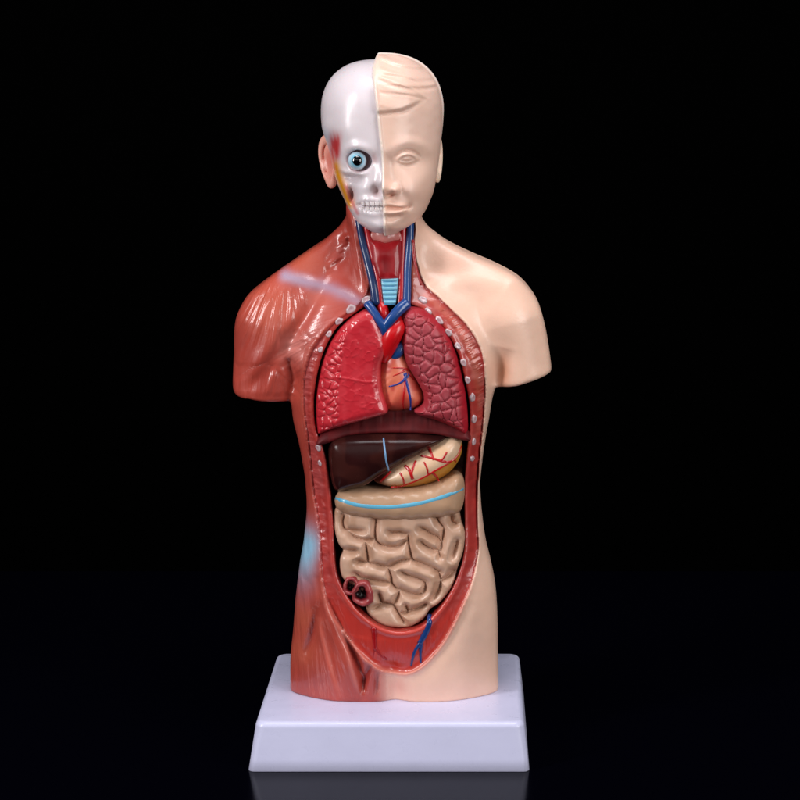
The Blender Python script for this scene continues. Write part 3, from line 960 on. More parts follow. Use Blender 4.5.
# ---- lungs
lungA = [(366, 311.5), (355, 316.5), (344.5, 325), (334.5, 336), (326, 350), (320, 366), (316, 384), (314, 402), (314, 418), (315.5, 433), (318, 437.5),
         (332, 430.5), (352, 424.5), (371, 419.5), (384.5, 415.5), (387, 411), (384.5, 402), (381.5, 391), (380, 375), (381, 364), (386, 354),
         (387.2, 345), (385, 335), (380, 323), (374, 314.5)]
lungB = [(412, 309), (405, 311), (400.5, 318), (402, 328), (400.5, 341), (402, 353), (408, 368), (416.5, 382), (422.5, 393), (424, 402.5), (421, 408),
         (414, 413), (421, 418), (433, 421), (446, 426), (458, 432.5), (466, 437.5), (467.3, 426), (466, 405), (463.5, 385), (458.5, 362), (451.5, 342),
         (442, 327), (431, 316), (421, 310.5)]
fac_line = WP([(352, 300), (347, 330), (341, 360), (338, 400), (338, 450)], -60)
def lungA_h(x, z, d):
    f1, f2, cid = voronoi(x / 8.2 + .5 * vnoise(x / 9, z / 9, 1), z / 7.6 + .5 * vnoise(x / 9, z / 9, 2), 71, 0.95)
    edge = f2 - f1
    xf = np.interp(z, fac_line[::-1, 1], fac_line[::-1, 0])
    side = sstep(-3, 3, xf - x)
    y = -46 - 14 * dome(d, 10)
    bevel = np.clip(xf - x, 0, 40)
    y += bevel ** 1.3 * 0.24
    ridge = np.exp(-(edge / 0.08) ** 2)
    y += -(0.5 * ridge) * sstep(2, 6, d) * (1 - side) * (0.4 + 0.6 * cid) - 0.35 * (cid - .5) * (1 - side)
    y += -(1.7 * sstep(0.03, 0.34, edge) + 0.5 * (cid - .5)) * side * sstep(1, 4, d)
    y += 0.12 * (vnoise(x / 1.8, z / 1.8, 72) - .5)
    fl, s = line_d(x, z, WP([(336, 377), (350, 379), (364, 382), (372, 382)], -60))
    y -= 0.7 * np.exp(-(fl / 1.0) ** 2)
    y -= 0.9 * np.exp(-((d - 2.6) / 1.6) ** 2)
    return y
av, aq, AP = heightfield(lungA, -58, -74, 3, lungA_h, 0.75, grow=0.7)
def lungA_paint(v):
    c = np.tile(lin(198, 42, 54), (len(v), 1))
    c = mixc(c, lin(212, 62, 72), 0.5 * sstep(.4, .8, vnoise(v[:, 0] / 6, v[:, 2] / 6, 9)))
    dd = -poly_sd(v[:, 0], v[:, 2], AP)
    c = mixc(c, lin(222, 96, 100), 0.5 * np.exp(-((dd - 2.2) / 1.5) ** 2) * (v[:, 0] > -40))
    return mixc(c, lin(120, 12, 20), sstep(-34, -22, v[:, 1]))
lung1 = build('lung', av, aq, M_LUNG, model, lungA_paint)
lung1['label'] = 'bright red lung with a flat pebbled front'
def lungB_h(x, z, d):
    f1, f2, cid = voronoi(x / 9.3 + .6 * vnoise(x / 10, z / 10, 4), z / 9.0 + .6 * vnoise(x / 10, z / 10, 5), 83, 0.9)
    edge = f2 - f1
    y = -45 - 14 * dome(d, 18)
    y += -(2.7 * dome(edge - .02, 0.42) + 0.5 * (cid - .5)) * sstep(1.5, 6, d)
    y += np.clip(x - 50, 0, 60) * 0.18
    y += 0.3 * (vnoise(x / 1.8, z / 1.8, 72) - .5)
    return y
lv, lq, LP = heightfield(lungB, -58, -74, 3, lungB_h, 0.75, grow=0.6)
def lungB_paint(v):
    dd = -poly_sd(v[:, 0], v[:, 2], LP)
    xx = v[:, 0]
    c = np.tile(lin(164, 58, 68), (len(v), 1))
    c = mixc(c, lin(180, 78, 88), 0.5 * sstep(.4, .8, vnoise(v[:, 0] / 8, v[:, 2] / 8, 9)))
    rim = np.exp(-((dd) / 6.5) ** 2)
    c = mixc(c, lin(168, 22, 38), np.clip(rim * 1.1, 0, 1) * (0.45 + 0.55 * sstep(0, 12, xx - np.interp(v[:, 2], WP([(430, 436), (405, 310)], -58)[:, 1], WP([(430, 436), (405, 310)], -58)[:, 0]))))
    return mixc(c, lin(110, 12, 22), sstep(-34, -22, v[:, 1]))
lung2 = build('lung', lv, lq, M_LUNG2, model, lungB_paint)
lung2['label'] = 'wine red lung with raised rounded cells'

# ---- heart
heart_poly = [(381, 352), (386, 347), (394, 346.5), (403, 349), (410, 360), (417, 376), (422.5, 391), (424, 401), (420, 408.5), (411, 412), (398, 414), (386, 413),
              (379, 404), (376, 388), (377, 368)]
def heart_h(x, z, d):
    y = -35 - 20 * dome(d, 22)
    c = WP([(404, 370)], -55)[0]
    a = np.arctan2(z - c[1], x - c[0])
    r = np.hypot(x - c[0], z - c[1])
    y += 1.3 * (vnoise(a * 7, r / 30, 91) - .5) * sstep(6, 18, r)
    return y
hv, hq, HP = heightfield(heart_poly, -54, -70, 3, heart_h, 0.8, blur=3)
heart = build('heart', hv, hq, M_ORGAN, model,
              lambda v: mixc(mixc(np.tile(lin(226, 122, 94), (len(v), 1)), lin(202, 84, 70), sstep(.4, .8, vnoise(v[:, 0] / 5, v[:, 2] / 9, 12))),
                             lin(216, 66, 56), 0.6 * np.exp(-((v[:, 0] - W(401, 400, -55)[0]) / 9) ** 2 - ((v[:, 2] - W(401, 403, -55)[1]) / 12) ** 2)))
BH = bvh_of(hv, hq)
vessel('coronary_vein', BH, [([(406, 373), (404, 380), (397, 384.5), (389, 386.5)], 1.4, 0.6), ([(405, 377), (408, 388), (410.5, 400), (410.5, 410)], 1.5, 0.8),
                             ([(404, 374), (406.5, 378), (409, 374)], 1.1, 1.0)], heart, lin(28, 52, 140), 0.05)
vessel('coronary_artery', BH, [([(408, 370), (401, 368), (392, 368)], 1.2, 0.5), ([(404, 371), (398, 374), (393, 376)], 1.0, 0.4),
                               ([(405, 381), (404, 392), (403, 403), (404, 410)], 1.0, 0.5), ([(409, 374), (414, 380)], 1.2, 0.8)], heart, c_art, 0.05)
def heart_tube(name, pts, rads, col, parent=heart, flat=1.0):
    P = spline(pts_y(pts), 8)
    rr = np.interp(np.linspace(0, 1, len(P)), np.linspace(0, 1, len(rads)), rads)
    v, q = tube_mesh(P, rr, flat, 18)
    return build(name, v, q, M_VESSEL, parent, col)
heart_tube('aorta', [(384, 358, -44), (387, 348, -50), (392, 336, -53), (397, 327, -51), (399, 318, -42), (397, 311, -32)], [8.0, 8.8, 9.6, 8.6, 7, 5], lin(206, 18, 26))
heart_tube('brachiocephalic_artery', [(381, 300, -40), (383, 309, -47), (385, 320, -49), (385, 330, -46)], [4.6, 5.2, 5.6, 5], lin(206, 18, 26))
heart_tube('pulmonary_artery', [(391, 359, -46), (397, 353, -49), (403, 345, -46), (408, 340, -38)], [4.5, 5.6, 5.4, 4], c_blu2)
P1 = spline(pts_y([(367, 303, -50), (373, 311, -54), (379, 320, -57), (384.5, 329, -57), (385, 340, -50)]), 8)
P2 = spline(pts_y([(407, 303, -50), (399, 310, -55), (392, 318, -57.5), (386, 326, -57), (384, 333, -54)]), 8)
v, q = merge([tube_mesh(P1, np.interp(np.linspace(0, 1, len(P1)), [0, .5, 1], [4.2, 4.0, 4.6]), 0.8, 16),
              tube_mesh(P2, np.interp(np.linspace(0, 1, len(P2)), [0, .3, 1], [5.6, 5.2, 4.4]), 0.8, 16)])
build('vena_cava', v, q, M_VESSEL, heart, lin(26, 70, 138))

# ---- liver
liver_poly = [(329, 443), (338, 439), (352, 436.8), (380, 436), (410, 436), (432, 437.5), (446, 439), (438, 446), (424, 454), (408, 462.5), (394, 469.5), (382, 476.5),
              (372, 483), (364, 488), (352, 491), (341, 494), (333.5, 492), (329.5, 478), (327.5, 458)]
def liver_h(x, z, d):
    y = -42 - 8 * dome(d, 7) - 12 * dome(d, 30)
    fl, s = line_d(x, z, WP([(383, 437), (385, 452), (388.5, 471)], -56))
    y += 1.2 * np.exp(-(fl / 2.6) ** 2)
    y += 0.8 * (vnoise(x / 14, z / 14, 95) - .5)
    y += np.clip(-30 - x, 0, 60) * 0.10
    return y
liv, liq, LVP = heightfield(liver_poly, -56, -72, 3, liver_h, 0.8, blur=5)
def liver_paint(v):
    c = np.tile(lin(58, 25, 22), (len(v), 1))
    c = mixc(c, lin(44, 17, 17), sstep(.4, .7, vnoise(v[:, 0] / 12, v[:, 2] / 12, 13)))
    dd = -poly_sd(v[:, 0], v[:, 2], LVP)
    low = v[:, 2] < np.interp(v[:, 0], WP([(380, 470), (440, 440)], -56)[:, 0], WP([(380, 470), (440, 440)], -56)[:, 1])
    return mixc(c, lin(150, 96, 92), 0.7 * np.exp(-((dd - 0.8) / 1.0) ** 2) * (v[:, 0] > -25) * (v[:, 2] < W(400, 446, -56)[1]))  # pale highlight line painted along the lower right edge
liver = build('liver', liv, liq, M_LIVER, model, liver_paint)
BL = bvh_of(liv, liq)
vessel('liver_ligament', BL, [([(383.5, 438), (385, 452), (386.5, 462), (388.5, 470.5)], 0.9, 1.0)], liver, lin(126, 170, 214), 0.1)

# ---- stomach
stom_poly = [(372, 484), (380, 478), (394, 466), (410, 456), (428, 446), (440, 441), (452, 438.5), (459.5, 440.5), (462, 449), (461, 458), (456, 468), (447, 477.5),
             (434, 485), (418, 489.5), (400, 491), (384, 489)]
def stom_h(x, z, d):
    y = -33 - 22 * dome(d, 20)
    return y + 0.5 * (vnoise(x / 8, z / 8, 15) - .5)
sv, sq, SP = heightfield(stom_poly, -53, -68, 3, stom_h, 0.8, blur=6)
om_line = [(461, 446), (457, 456), (447, 464), (436, 470), (424, 477), (410, 483), (398, 486.5), (391, 487.5)]
OML = WP(spline(om_line, 4), -53)
OMP = np.vstack([OML, WP([(384, 500), (430, 500), (475, 480), (475, 446)], -53)])
def stom_paint(v):
    c = np.tile(lin(232, 190, 152), (len(v), 1))
    c = mixc(c, lin(238, 204, 174), 0.6 * sstep(.4, .7, vnoise(v[:, 0] / 9, v[:, 2] / 9, 16)))
    d = poly_sd(v[:, 0], v[:, 2], OMP)
    c = mixc(c, lin(206, 142, 52), sstep(0.6, -0.6, d))
    xx, zz_ = W(376, 481, -53)
    c = mixc(c, lin(120, 22, 22), 0.9 * sstep(16, 4, np.hypot(v[:, 0] - xx, (v[:, 2] - zz_) * 1.3)))
    return c
stomach = build('stomach', sv, sq, M_ORGAN, model, stom_paint)
BS = bvh_of(sv, sq)
vessel('gastric_artery', BS, [(om_line, 1.1, 1.0), ([(447, 452), (444, 457), (441, 461)], 0.9, 0.8), ([(424, 462), (427, 468), (428, 474)], 0.9, 0.8), ([(400, 473), (403, 478), (404, 484)], 1.0, 0.8), ([(429, 448), (432, 455), (433.5, 460)], 1.5, 1.0), ([(421, 456), (433, 458.5), (446, 461.5)], 1.3, 0.9),
                              ([(434, 459), (444, 462), (452, 461)], 1.0, 1.1), ([(405, 466), (410, 471), (412.5, 479)], 1.8, 1.5), ([(416, 461), (413.5, 467), (411.5, 473)], 1.4, 1.2),
                              ([(432, 472), (436, 476), (439, 481)], 1.3, 0.9), ([(454, 459), (455.5, 462)], 1.2, 1.0), ([(391, 472), (385, 478), (380, 482)], 1.6, 1.4)],
       stomach, lin(196, 26, 30), 0.1, 0.45)

# ---- transverse colon
col_poly = [(335.5, 498), (342, 492.5), (360, 491), (385, 491.5), (410, 490.5), (430, 486.5), (445, 480.5), (455, 476.5), (462, 479), (464.5, 489), (464, 502), (460, 514),
            (446, 519), (420, 522), (395, 523), (370, 521), (348, 517.5), (337, 512), (334, 504)]
def colon_h(x, z, d):
    y = -38 - 18 * dome(d, 15) ** 0.9
    b = x / 15.0
    y += 1.0 * np.cos(b * 2 * np.pi + 1.2 * vnoise(x / 20, z / 20, 4)) * sstep(10, 2, d)
    return y + 0.8 * (vnoise(x / 9, z / 7, 19) - .5)
cv, cq, _ = heightfield(col_poly, -52, -70, 3, colon_h, 0.8, blur=3)
colon = build('transverse_colon', cv, cq, M_ORGAN, model,
              lambda v: mixc(np.tile(lin(192, 154, 124), (len(v), 1)), lin(176, 136, 106), .4 * sstep(.2, .9, vnoise(v[:, 0] / 16, v[:, 2] / 9, 17))))
BC = bvh_of(cv, cq)
vessel('blue_band', BC, [([(335.5, 499), (345, 502), (358, 505.3), (374, 507), (390, 507.2), (408, 505.5), (424, 502.5), (440, 498), (452, 493.5), (463.5, 489)], 2.2, 1.9)],
       colon, lin(104, 182, 214), -0.3, 0.35)

# ---- small intestine: coiled tubes in the photo's order
TILE = {1: (330, 505), 2: (400, 505), 3: (330, 565), 4: (400, 565)}
def K(t, *pts):
    return [(TILE[t][0] + a / 11.43, TILE[t][1] + b / 11.43) for a, b in pts]
folds = [   # creases between the loops
    K(1, (146, 150), (142, 230), (166, 308), (250, 322), (372, 316)),
    K(1, (166, 308), (230, 352), (304, 402), (392, 426), (470, 416), (514, 400)),
    K(1, (522, 175), (510, 290), (516, 400), (560, 470), (640, 502), (740, 500), (800, 478)) + K(2, (60, 430), (92, 440)),
    K(1, (676, 326), (720, 346), (800, 338)) + K(2, (40, 350), (92, 350)),
    K(1, (396, 440), (412, 520), (428, 620), (436, 684), (520, 706), (640, 734), (730, 694), (800, 664)) + K(2, (80, 652), (140, 640)),
    K(1, (150, 548), (230, 552), (300, 548)),
    K(1, (306, 668), (370, 682), (436, 684)),
    K(2, (92, 350), (94, 440), (110, 540), (140, 640), (200, 672), (300, 712), (400, 762), (450, 800)) + K(4, (446, 110), (456, 210)),
    K(2, (226, 288), (300, 322), (380, 372), (448, 412), (466, 478), (440, 544)),
    K(2, (238, 450), (310, 502), (390, 540), (440, 545), (452, 610)),
    K(2, (502, 286), (490, 380), (478, 470), (452, 570)),
    K(2, (398, 130), (440, 212), (502, 286)),
    K(2, (576, 160), (598, 226), (650, 250)),
    K(2, (650, 440), (626, 530), (598, 620)),
    K(3, (650, 40), (676, 90), (694, 160), (702, 234), (756, 300), (800, 314)) + K(4, (60, 332), (130, 362), (200, 372), (250, 350)),
    K(3, (290, 130), (390, 190), (540, 214), (640, 226), (702, 234)),
    K(3, (552, 350), (572, 420), (592, 474)),
    K(3, (790, 320), (764, 410), (722, 494)),
    K(3, (506, 520), (600, 474), (722, 494), (770, 570), (800, 620)) + K(4, (50, 700),),
    K(4, (16, 104), (120, 160), (220, 190), (280, 222), (286, 290), (250, 350)),
    K(4, (456, 210), (540, 170), (620, 96)),
    K(4, (80, 562), (180, 542), (296, 486)),
    K(4, (20, 580), (80, 562), (60, 500)),
    K(4, (456, 210), (440, 320), (380, 410)),
]
xc_i = float(W(398, 560, -50)[0]); zc_i = float(W(398, 560, -50)[1])
gut_poly = [(335, 514), (340, 511), (366, 514), (400, 517), (430, 512), (446, 506), (455, 508), (458.5, 518), (460, 526), (463.5, 536), (462, 553), (457, 568), (453.5, 582), (447.5, 594), (438, 605),
            (429, 611), (423, 620), (412, 627), (402, 629), (386, 627.5), (375.5, 622.5), (369, 616), (366, 607), (364, 597), (356, 588), (345, 582), (340.5, 574), (340.5, 561), (343.5, 553),
            (338.5, 544), (335, 531)]
FOLD = [WP(spline(f_, 4), -52) for f_ in folds]
def gut_h(x, z, d):
    wob_x = x + 0.8 * (vnoise(x / 7, z / 7, 61) - .5); wob_z = z + 0.8 * (vnoise(x / 7, z / 7, 62) - .5)
    dg = np.full(x.shape, 99.0)
    for f_ in FOLD:
        dl, s_ = line_d(wob_x, wob_z, f_)
        dl = dl + 1.6 * (1 - np.sin(np.pi * np.clip(s_, .001, .999)) ** .25)
        dg = np.minimum(dg, dl)
    body = -34 - 17 * np.sqrt(np.clip(1 - ((x - xc_i) / 95) ** 2 - ((z - zc_i) / 105) ** 2, 0, 1))
    y = body + 10.5 * (1 - dome(dg + .1, 9.0) ** 1.5)
    y += 4.5 * (1 - dome(d, 5.0)) + 3.0 * (1 - dome(d, 12.0))
    # shade of level between neighbouring loops
    y += 2.2 * (vnoise(x / 17 + .3, z / 13, 67) - .5) + 0.5 * (vnoise(x / 6, z / 6, 29) - .5)
    return y
iv, iq, _ = heightfield(gut_poly, -50, -74, 3, gut_h, 0.75, nspl=3, blur=1, grow=1.3)
gut = build('small_intestine', iv, iq, M_ORGAN, model,
            lambda v: mixc(np.tile(lin(212, 172, 148), (len(v), 1)), lin(196, 154, 128), sstep(.35, .8, vnoise(v[:, 0] / 9, v[:, 2] / 9, 37))))
BI = bvh_of(iv, iq)
# cut end of the large intestine: two red-rimmed openings
def ring_part(u, v, R, y, off):
    t = np.linspace(0, 2 * math.pi, 41)[:-1]
    c0 = p3(u, v, y)
    vs, cl = [], []
    prof = [(1.22, 8), (1.24, 1), (1.14, -1.6), (0.98, -2.4), (0.80, -1.4), (.66, 0.6), (.56, 3.5), (.46, 5.0), (.3, 5.6), (.04, 5.8)]
    for k_, (pr, py) in enumerate(prof):
        w_in = sstep(1.1, .5, pr)
        for k in t:
            wob = 1 + .10 * math.sin(2 * k + u) + .06 * math.sin(3 * k + v) + .03 * math.sin(7 * k)
            lump = -1.3 * max(0, math.cos(k + 0.7)) * math.exp(-((pr - .95) / .2) ** 2)
            vs.append((c0[0] + R * (pr * math.cos(k) * wob - off * w_in), c0[1] + py + lump + 0.4 * math.sin(3 * k + v), c0[2] + R * (pr * math.sin(k) * wob + off * .3 * w_in)))
            mt = .5 + .5 * math.sin(4 * k + 3 * pr + u) * math.sin(2 * k + v)
            base = lin(172, 76, 76) * mt + lin(138, 40, 46) * (1 - mt)
            cl.append(base if pr > .75 else (lin(112, 20, 28) if pr > .6 else lin(34, 3, 7)))
    n_ = len(t); qs = []
    for i in range(len(prof) - 1):
        for k in range(n_):
            qs.append((i * n_ + k, (i + 1) * n_ + k, (i + 1) * n_ + (k + 1) % n_, i * n_ + (k + 1) % n_))
    return np.array(vs), np.array(qs)[:, ::-1], np.array(cl)
for (u_, v_, R_2, y_, off_) in ((351.0, 586.3, 7.2, -49.5, .0), (362.6, 594.3, 9.6, -52.5, .2)):
    vs, qs, colr = ring_part(u_, v_, R_2, y_, off_)
    build('cut_bowel_end', vs, qs, M_ORGAN, gut, lambda _v, c=colr: c)

# ================================================================ HEAD
hrows = [  # v, xl, xr, yf, yb, yc
    (56.2, 376, 394, -6, 14, 4), (58.5, 362, 405, -18, 26, 2), (62, 350, 415, -28, 37, 1), (69, 339, 425, -40, 48, 0), (78, 331, 432, -50, 57, 0), (90, 325, 437, -59, 64, 0),
    (103, 319.8, 440.3, -69.6, 69, 0), (116, 319.6, 440.5, -69.8, 69, 0), (129, 320.6, 440.4, -70, 67, 0), (140, 324.5, 439.6, -70.5, 62, 0), (152, 328, 438.6, -70.5, 56, -2),
    (165, 331, 437, -68, 48, -4), (178, 334, 434.5, -69, 38, -8), (190, 338.5, 432, -70, 28, -12), (200, 343.5, 428, -70.5, 18, -16), (207.5, 347, 425.5, -70, 8, -20), (213, 350, 422, -69.5, 2, -24), (219, 353.5, 417, -69.5, -6, -28), (226, 359.5, 409.5, -68, -16, -34),
    (230.5, 367, 401, -64, -24, -40), (233.2, 376, 391, -57, -34, -44)]
HR = np.array(hrows, float)
hz = W(390, HR[:, 0], 0.0)[1]
# front features sit nearer the camera, so the rows of the face are placed on their own depth
hzf = W(390, HR[:, 0], np.clip(HR[:, 5], -45, 0) * 1.0)[1]
hxl = W(HR[:, 1], HR[:, 0], HR[:, 5])[0]; hxr = W(HR[:, 2], HR[:, 0], HR[:, 5])[0]
HH = 0.9
gh = Grid((-78, -94, float(hzf.min()) - 3), (60, 78, float(hzf.max()) + 7), HH)
zh = gh.z.ravel().astype(float)
def hi_(c, k=9): return smooth1(np.interp(zh, hzf[::-1], np.asarray(c)[::-1]), k)
hxl_, hxr_, hyf_, hyb_, hyc_ = hi_(hxl), hi_(hxr), hi_(HR[:, 3]), hi_(HR[:, 4]), hi_(HR[:, 5])
b3 = lambda a: a[None, None, :].astype(F32)
zcap = float(W(390, 116, 0)[1]); ccap = float(hzf.max()) - zcap
kcap = int(np.argmin(np.abs(zh - zcap)))
for a_ in (hxl_, hxr_, hyf_, hyb_, hyc_):
    a_[kcap:] = a_[kcap]
    a_[:] = smooth1(a_, 21)
# the crown leans a little to one side
hcx = b3(.5 * (hxl_ + hxr_) + 0.0); hhw = b3(.5 * (hxr_ - hxl_))
dcap = np.maximum(0, (gh.z - zcap) / ccap)
yy_ = gh.y - b3(hyc_)
dyh = np.where(yy_ < 0, yy_ / b3(hyf_ - hyc_), yy_ / b3(hyb_ - hyc_))
Hd = ((np.abs((gh.x - hcx) / hhw) ** 2.15 + np.abs(dyh) ** 2.15) ** (2.5 / 2.15) + dcap ** 2.5) ** (1 / 2.5) - 1
Hd = gh.dist(Hd)
Hd = np.maximum(Hd, float(hzf.min()) - gh.z)
HX, HZ = gh.X2, gh.Z2
YH = -66.0
def hg(E, u, v, su, sv, a, rot=0.0):
    x, z = W(u, v, YH)
    dx, dz = HX - x, HZ - z
    c, s = math.cos(rot), math.sin(rot)
    p, q_ = dx * c + dz * s, -dx * s + dz * c
    return E + a * np.exp(-(p / su) ** 2 - (q_ / sv) ** 2)
def hl(E, pts, w, a, taper=True):
    d, s = line_d(HX, HZ, WP(spline(pts, 5), YH))
    tp = np.sin(np.pi * np.clip(s, .03, .97)) ** .5 if taper else 1
    return E + a * tp * np.exp(-(d / w) ** 2)
ridge = [(374, 54), (371.5, 66), (371.5, 76), (374.5, 92), (376.5, 108), (378, 122), (379.5, 138), (381.3, 152), (382.3, 170), (382.8, 190), (383.2, 210), (383.6, 236)]
RG = WP(ridge, YH)
rx = np.interp(gh.Z2, RG[::-1, 1], RG[::-1, 0])
side_d = HX - rx                                   # >0: skin half

# ---- skin half
E = np.zeros_like(HX)
E = hg(E, 383.5, 186, 6.0, 6.0, 7.5); E = hg(E, 383, 176, 5.0, 11, 4.5); E = hg(E, 383.5, 190, 9, 5, 4.0)
E = hg(E, 395.8, 189, 5.0, 4.4, 5.6); E = hg(E, 390.5, 195, 3.6, 1.8, -4.4); E = hl(E, [(400, 183), (401.5, 190), (399, 195)], 1.7, -1.8)
E = hg(E, 408, 160, 14, 7.5, -3.0); E = hg(E, 391, 161, 5, 8, -2.0)
E = hg(E, 407.5, 158.5, 7.5, 4.2, 2.6)                                             # eyeball
E = hl(E, [(397.5, 159.5), (402, 155.6), (408, 154.2), (413.5, 156.2), (417, 160)], 1.2, 1.2); E = hl(E, [(396, 156.5), (402, 151.8), (409, 150.6), (415, 153), (419.5, 157.5)], 1.2, -1.5)
E = hl(E, [(398, 160.5), (403, 162.8), (409, 162.8), (415.5, 160.6)], 1.0, 0.9); E = hl(E, [(397, 162), (403, 165.4), (410, 165.6), (417, 163)], 1.6, -1.0)
E = hl(E, [(399.5, 159.2), (404, 157.2), (409, 156.6), (414, 158.6)], 0.8, -1.0); E = hl(E, [(400, 160), (405, 161.2), (410, 161), (414, 159.8)], 0.7, -0.6)
E = hl(E, [(391, 150), (399, 144), (409, 141.5), (420, 145), (428, 152)], 4.5, 1.0)
E = hg(E, 416, 189, 14, 14, 3.8); E = hg(E, 424, 176, 8, 9, 1.2)
E = hl(E, [(402, 192), (407, 199), (410.5, 207)], 3.6, -0.9)
E = hg(E, 384, 200, 3, 4, -1.0); E = hl(E, [(384, 203.2), (391, 203.4), (399, 205.5), (406.5, 206.6)], 2.1, 2.7)
E = hl(E, [(382, 207.6), (390, 207.4), (399, 208), (408, 207.4)], 1.3, -2.6, False); E = hg(E, 409.5, 206.5, 2.4, 2.6, -1.3)
E = hl(E, [(382, 211.5), (391, 212.2), (399, 211.6), (405, 210)], 2.4, 3.2); E = hl(E, [(383, 217), (392, 217.4), (401, 215.5)], 2.4, -1.6)
E = hg(E, 386, 224, 11, 6, 2.2); E = hg(E, 412, 214, 10, 9, 1.6)
# hair cap
HC = WP([(374, 40), (374, 113), (383, 112), (393, 111.2), (403, 109.5), (412, 105.5), (420, 101), (430, 96), (440, 92), (452, 88), (452, 40)], YH)
dhc = poly_sd(HX, HZ, HC)
hfade = sstep(float(W(428, 100, YH)[0]), float(W(406, 100, YH)[0]), HX)
E += (1.7 * sstep(2.2, -2.2, dhc) - 0.9 * np.exp(-((dhc - 1.6) / 2.0) ** 2)) * hfade
st = vnoise((HZ + 0.28 * (HX - 10) - 0.006 * (HX - 10) ** 2) / 3.6, HX / 60.0, 77) - .5
E += 1.6 * st * sstep(0, -8, dhc)
E = hl(E, [(378, 76), (392, 76), (408, 79), (422, 88)], 1.4, -.9); E = hl(E, [(380, 92), (394, 94), (410, 96), (424, 100)], 1.5, -.9)
E = hl(E, [(380, 84), (396, 84), (412, 89), (428, 100)], 1.2, .6)
E += 0.25 * (vnoise(HX / 6, HZ / 6, 33) - .5)
wf = sstep(-2, -26, gh.y)

lip = (1.6 - 0.9 * sstep(float(W(384, 222, YH)[1]), float(W(384, 234, YH)[1]), HZ)) * sstep(float(W(384, 58, -20)[1]), float(W(384, 72, -40)[1]), HZ) * np.exp(-((side_d - 1.7) / 1.7) ** 2)
E = E * 1.2
skin_f = Hd - gh.up(E) * wf - (0.4 + 1.0 * sstep(float(W(384, 232, YH)[1]), float(W(384, 205, YH)[1]), gh.z)) - gh.up(lip) * sstep(30, 10, gh.y)
# moulded seam over the top of the head, raised to carry the rim highlight
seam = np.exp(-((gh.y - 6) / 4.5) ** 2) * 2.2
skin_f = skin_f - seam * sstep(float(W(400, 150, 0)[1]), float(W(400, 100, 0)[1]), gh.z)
skin_f = smax(skin_f, gh.up(-side_d) + 0 * gh.y, 1.6)
kv, kq = gh.mesh(skin_f.astype(F32)); kv = relax(kv, kq, 1, .4)
c_face = lin(244, 204, 186)
def skin_paint(v):
    x, y, z = v.T
    c = np.tile(c_face, (len(v), 1))
    c = mixc(c, lin(236, 196, 174), .5 * sstep(.4, .8, vnoise(x / 16, z / 16, 3)))
    r_ = np.interp(z, RG[::-1, 1], RG[::-1, 0])
    c = mixc(c, lin(240, 226, 216), 0.85 * sstep(3.2, 1.2, x - r_) * (y < 35))
    c = mixc(c, lin(244, 234, 228), 0.7 * np.exp(-((y - 6) / 5) ** 2) * sstep(W(400, 150, 0)[1], W(400, 100, 0)[1], z))  # rim highlight painted white along the seam
    for u, vv, s_, w_ in ((400, 210, 12, .3), (393, 190, 8, .25), (418, 192, 14, .2)):
        a, b = W(u, vv, YH)
        c = mixc(c, lin(234, 178, 158), w_ * np.exp(-((x - a) ** 2 + (z - b) ** 2) / s_ ** 2) * (y < -20))
    return c
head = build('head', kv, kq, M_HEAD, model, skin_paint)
head['label'] = 'child face half in pale skin'

# ---- skull half
E = np.zeros_like(HX)
E = hg(E, 383, 178, 5, 9, 3.5); E = hg(E, 379, 185, 4, 5, 2.0)
E = hg(E, 377.0, 190.5, 4.2, 5.4, -6.5)                                          # nasal opening
E = hg(E, 357.5, 161, 15, 14, -1.0); E = hl(E, [(343, 152), (352, 147), (362, 146.5), (372, 151)], 4.0, 1.5)
E = hg(E, 373, 160, 5, 8, -2.6)
E = hg(E, 352, 178.5, 9, 5, -4.8, -.2); E = hl(E, [(339, 171), (347, 174), (357, 174.5), (366, 173)], 2.6, 2.2)
E = hg(E, 366, 186, 6, 6, 1.2)
E = hg(E, 352, 196, 4.2, 9, -4.6); E = hl(E, [(342, 178), (345, 192), (349, 208), (356, 216)], 3.2, 1.4); E = hg(E, 350, 195, 2.2, 6, -1.6)
E = hl(E, [(384, 199.5), (374, 199.5), (364, 200), (357, 202)], 3.0, 1.6); E = hl(E, [(384, 214), (374, 214), (364, 212.5), (357, 211)], 3.2, 1.2)
E = hl(E, [(384, 206.5), (374, 206.3), (364, 206), (357, 206)], 1.2, -1.8, False)
for k, u in enumerate((360.5, 365.2, 370.0, 374.8, 379.4, 383.4)):
    E = hl(E, [(u, 198.5), (u, 213)], 0.55, -0.9)
E = hg(E, 383, 226, 10, 5, 2.4); E = hg(E, 366, 221, 10, 6, 0.6)
E = hg(E, 331, 147, 6, 12, -2.6)
E = hg(E, 341, 128, 11, 16, 0.8)
E += 0.3 * (vnoise(HX / 9, HZ / 9, 35) - .5)
E = E * 1.2
sk_f = Hd - gh.up(E) * wf + 1.6 + 1.3 * sstep(float(W(390, 104, 0)[1]), float(W(390, 62, 0)[1]), gh.z)
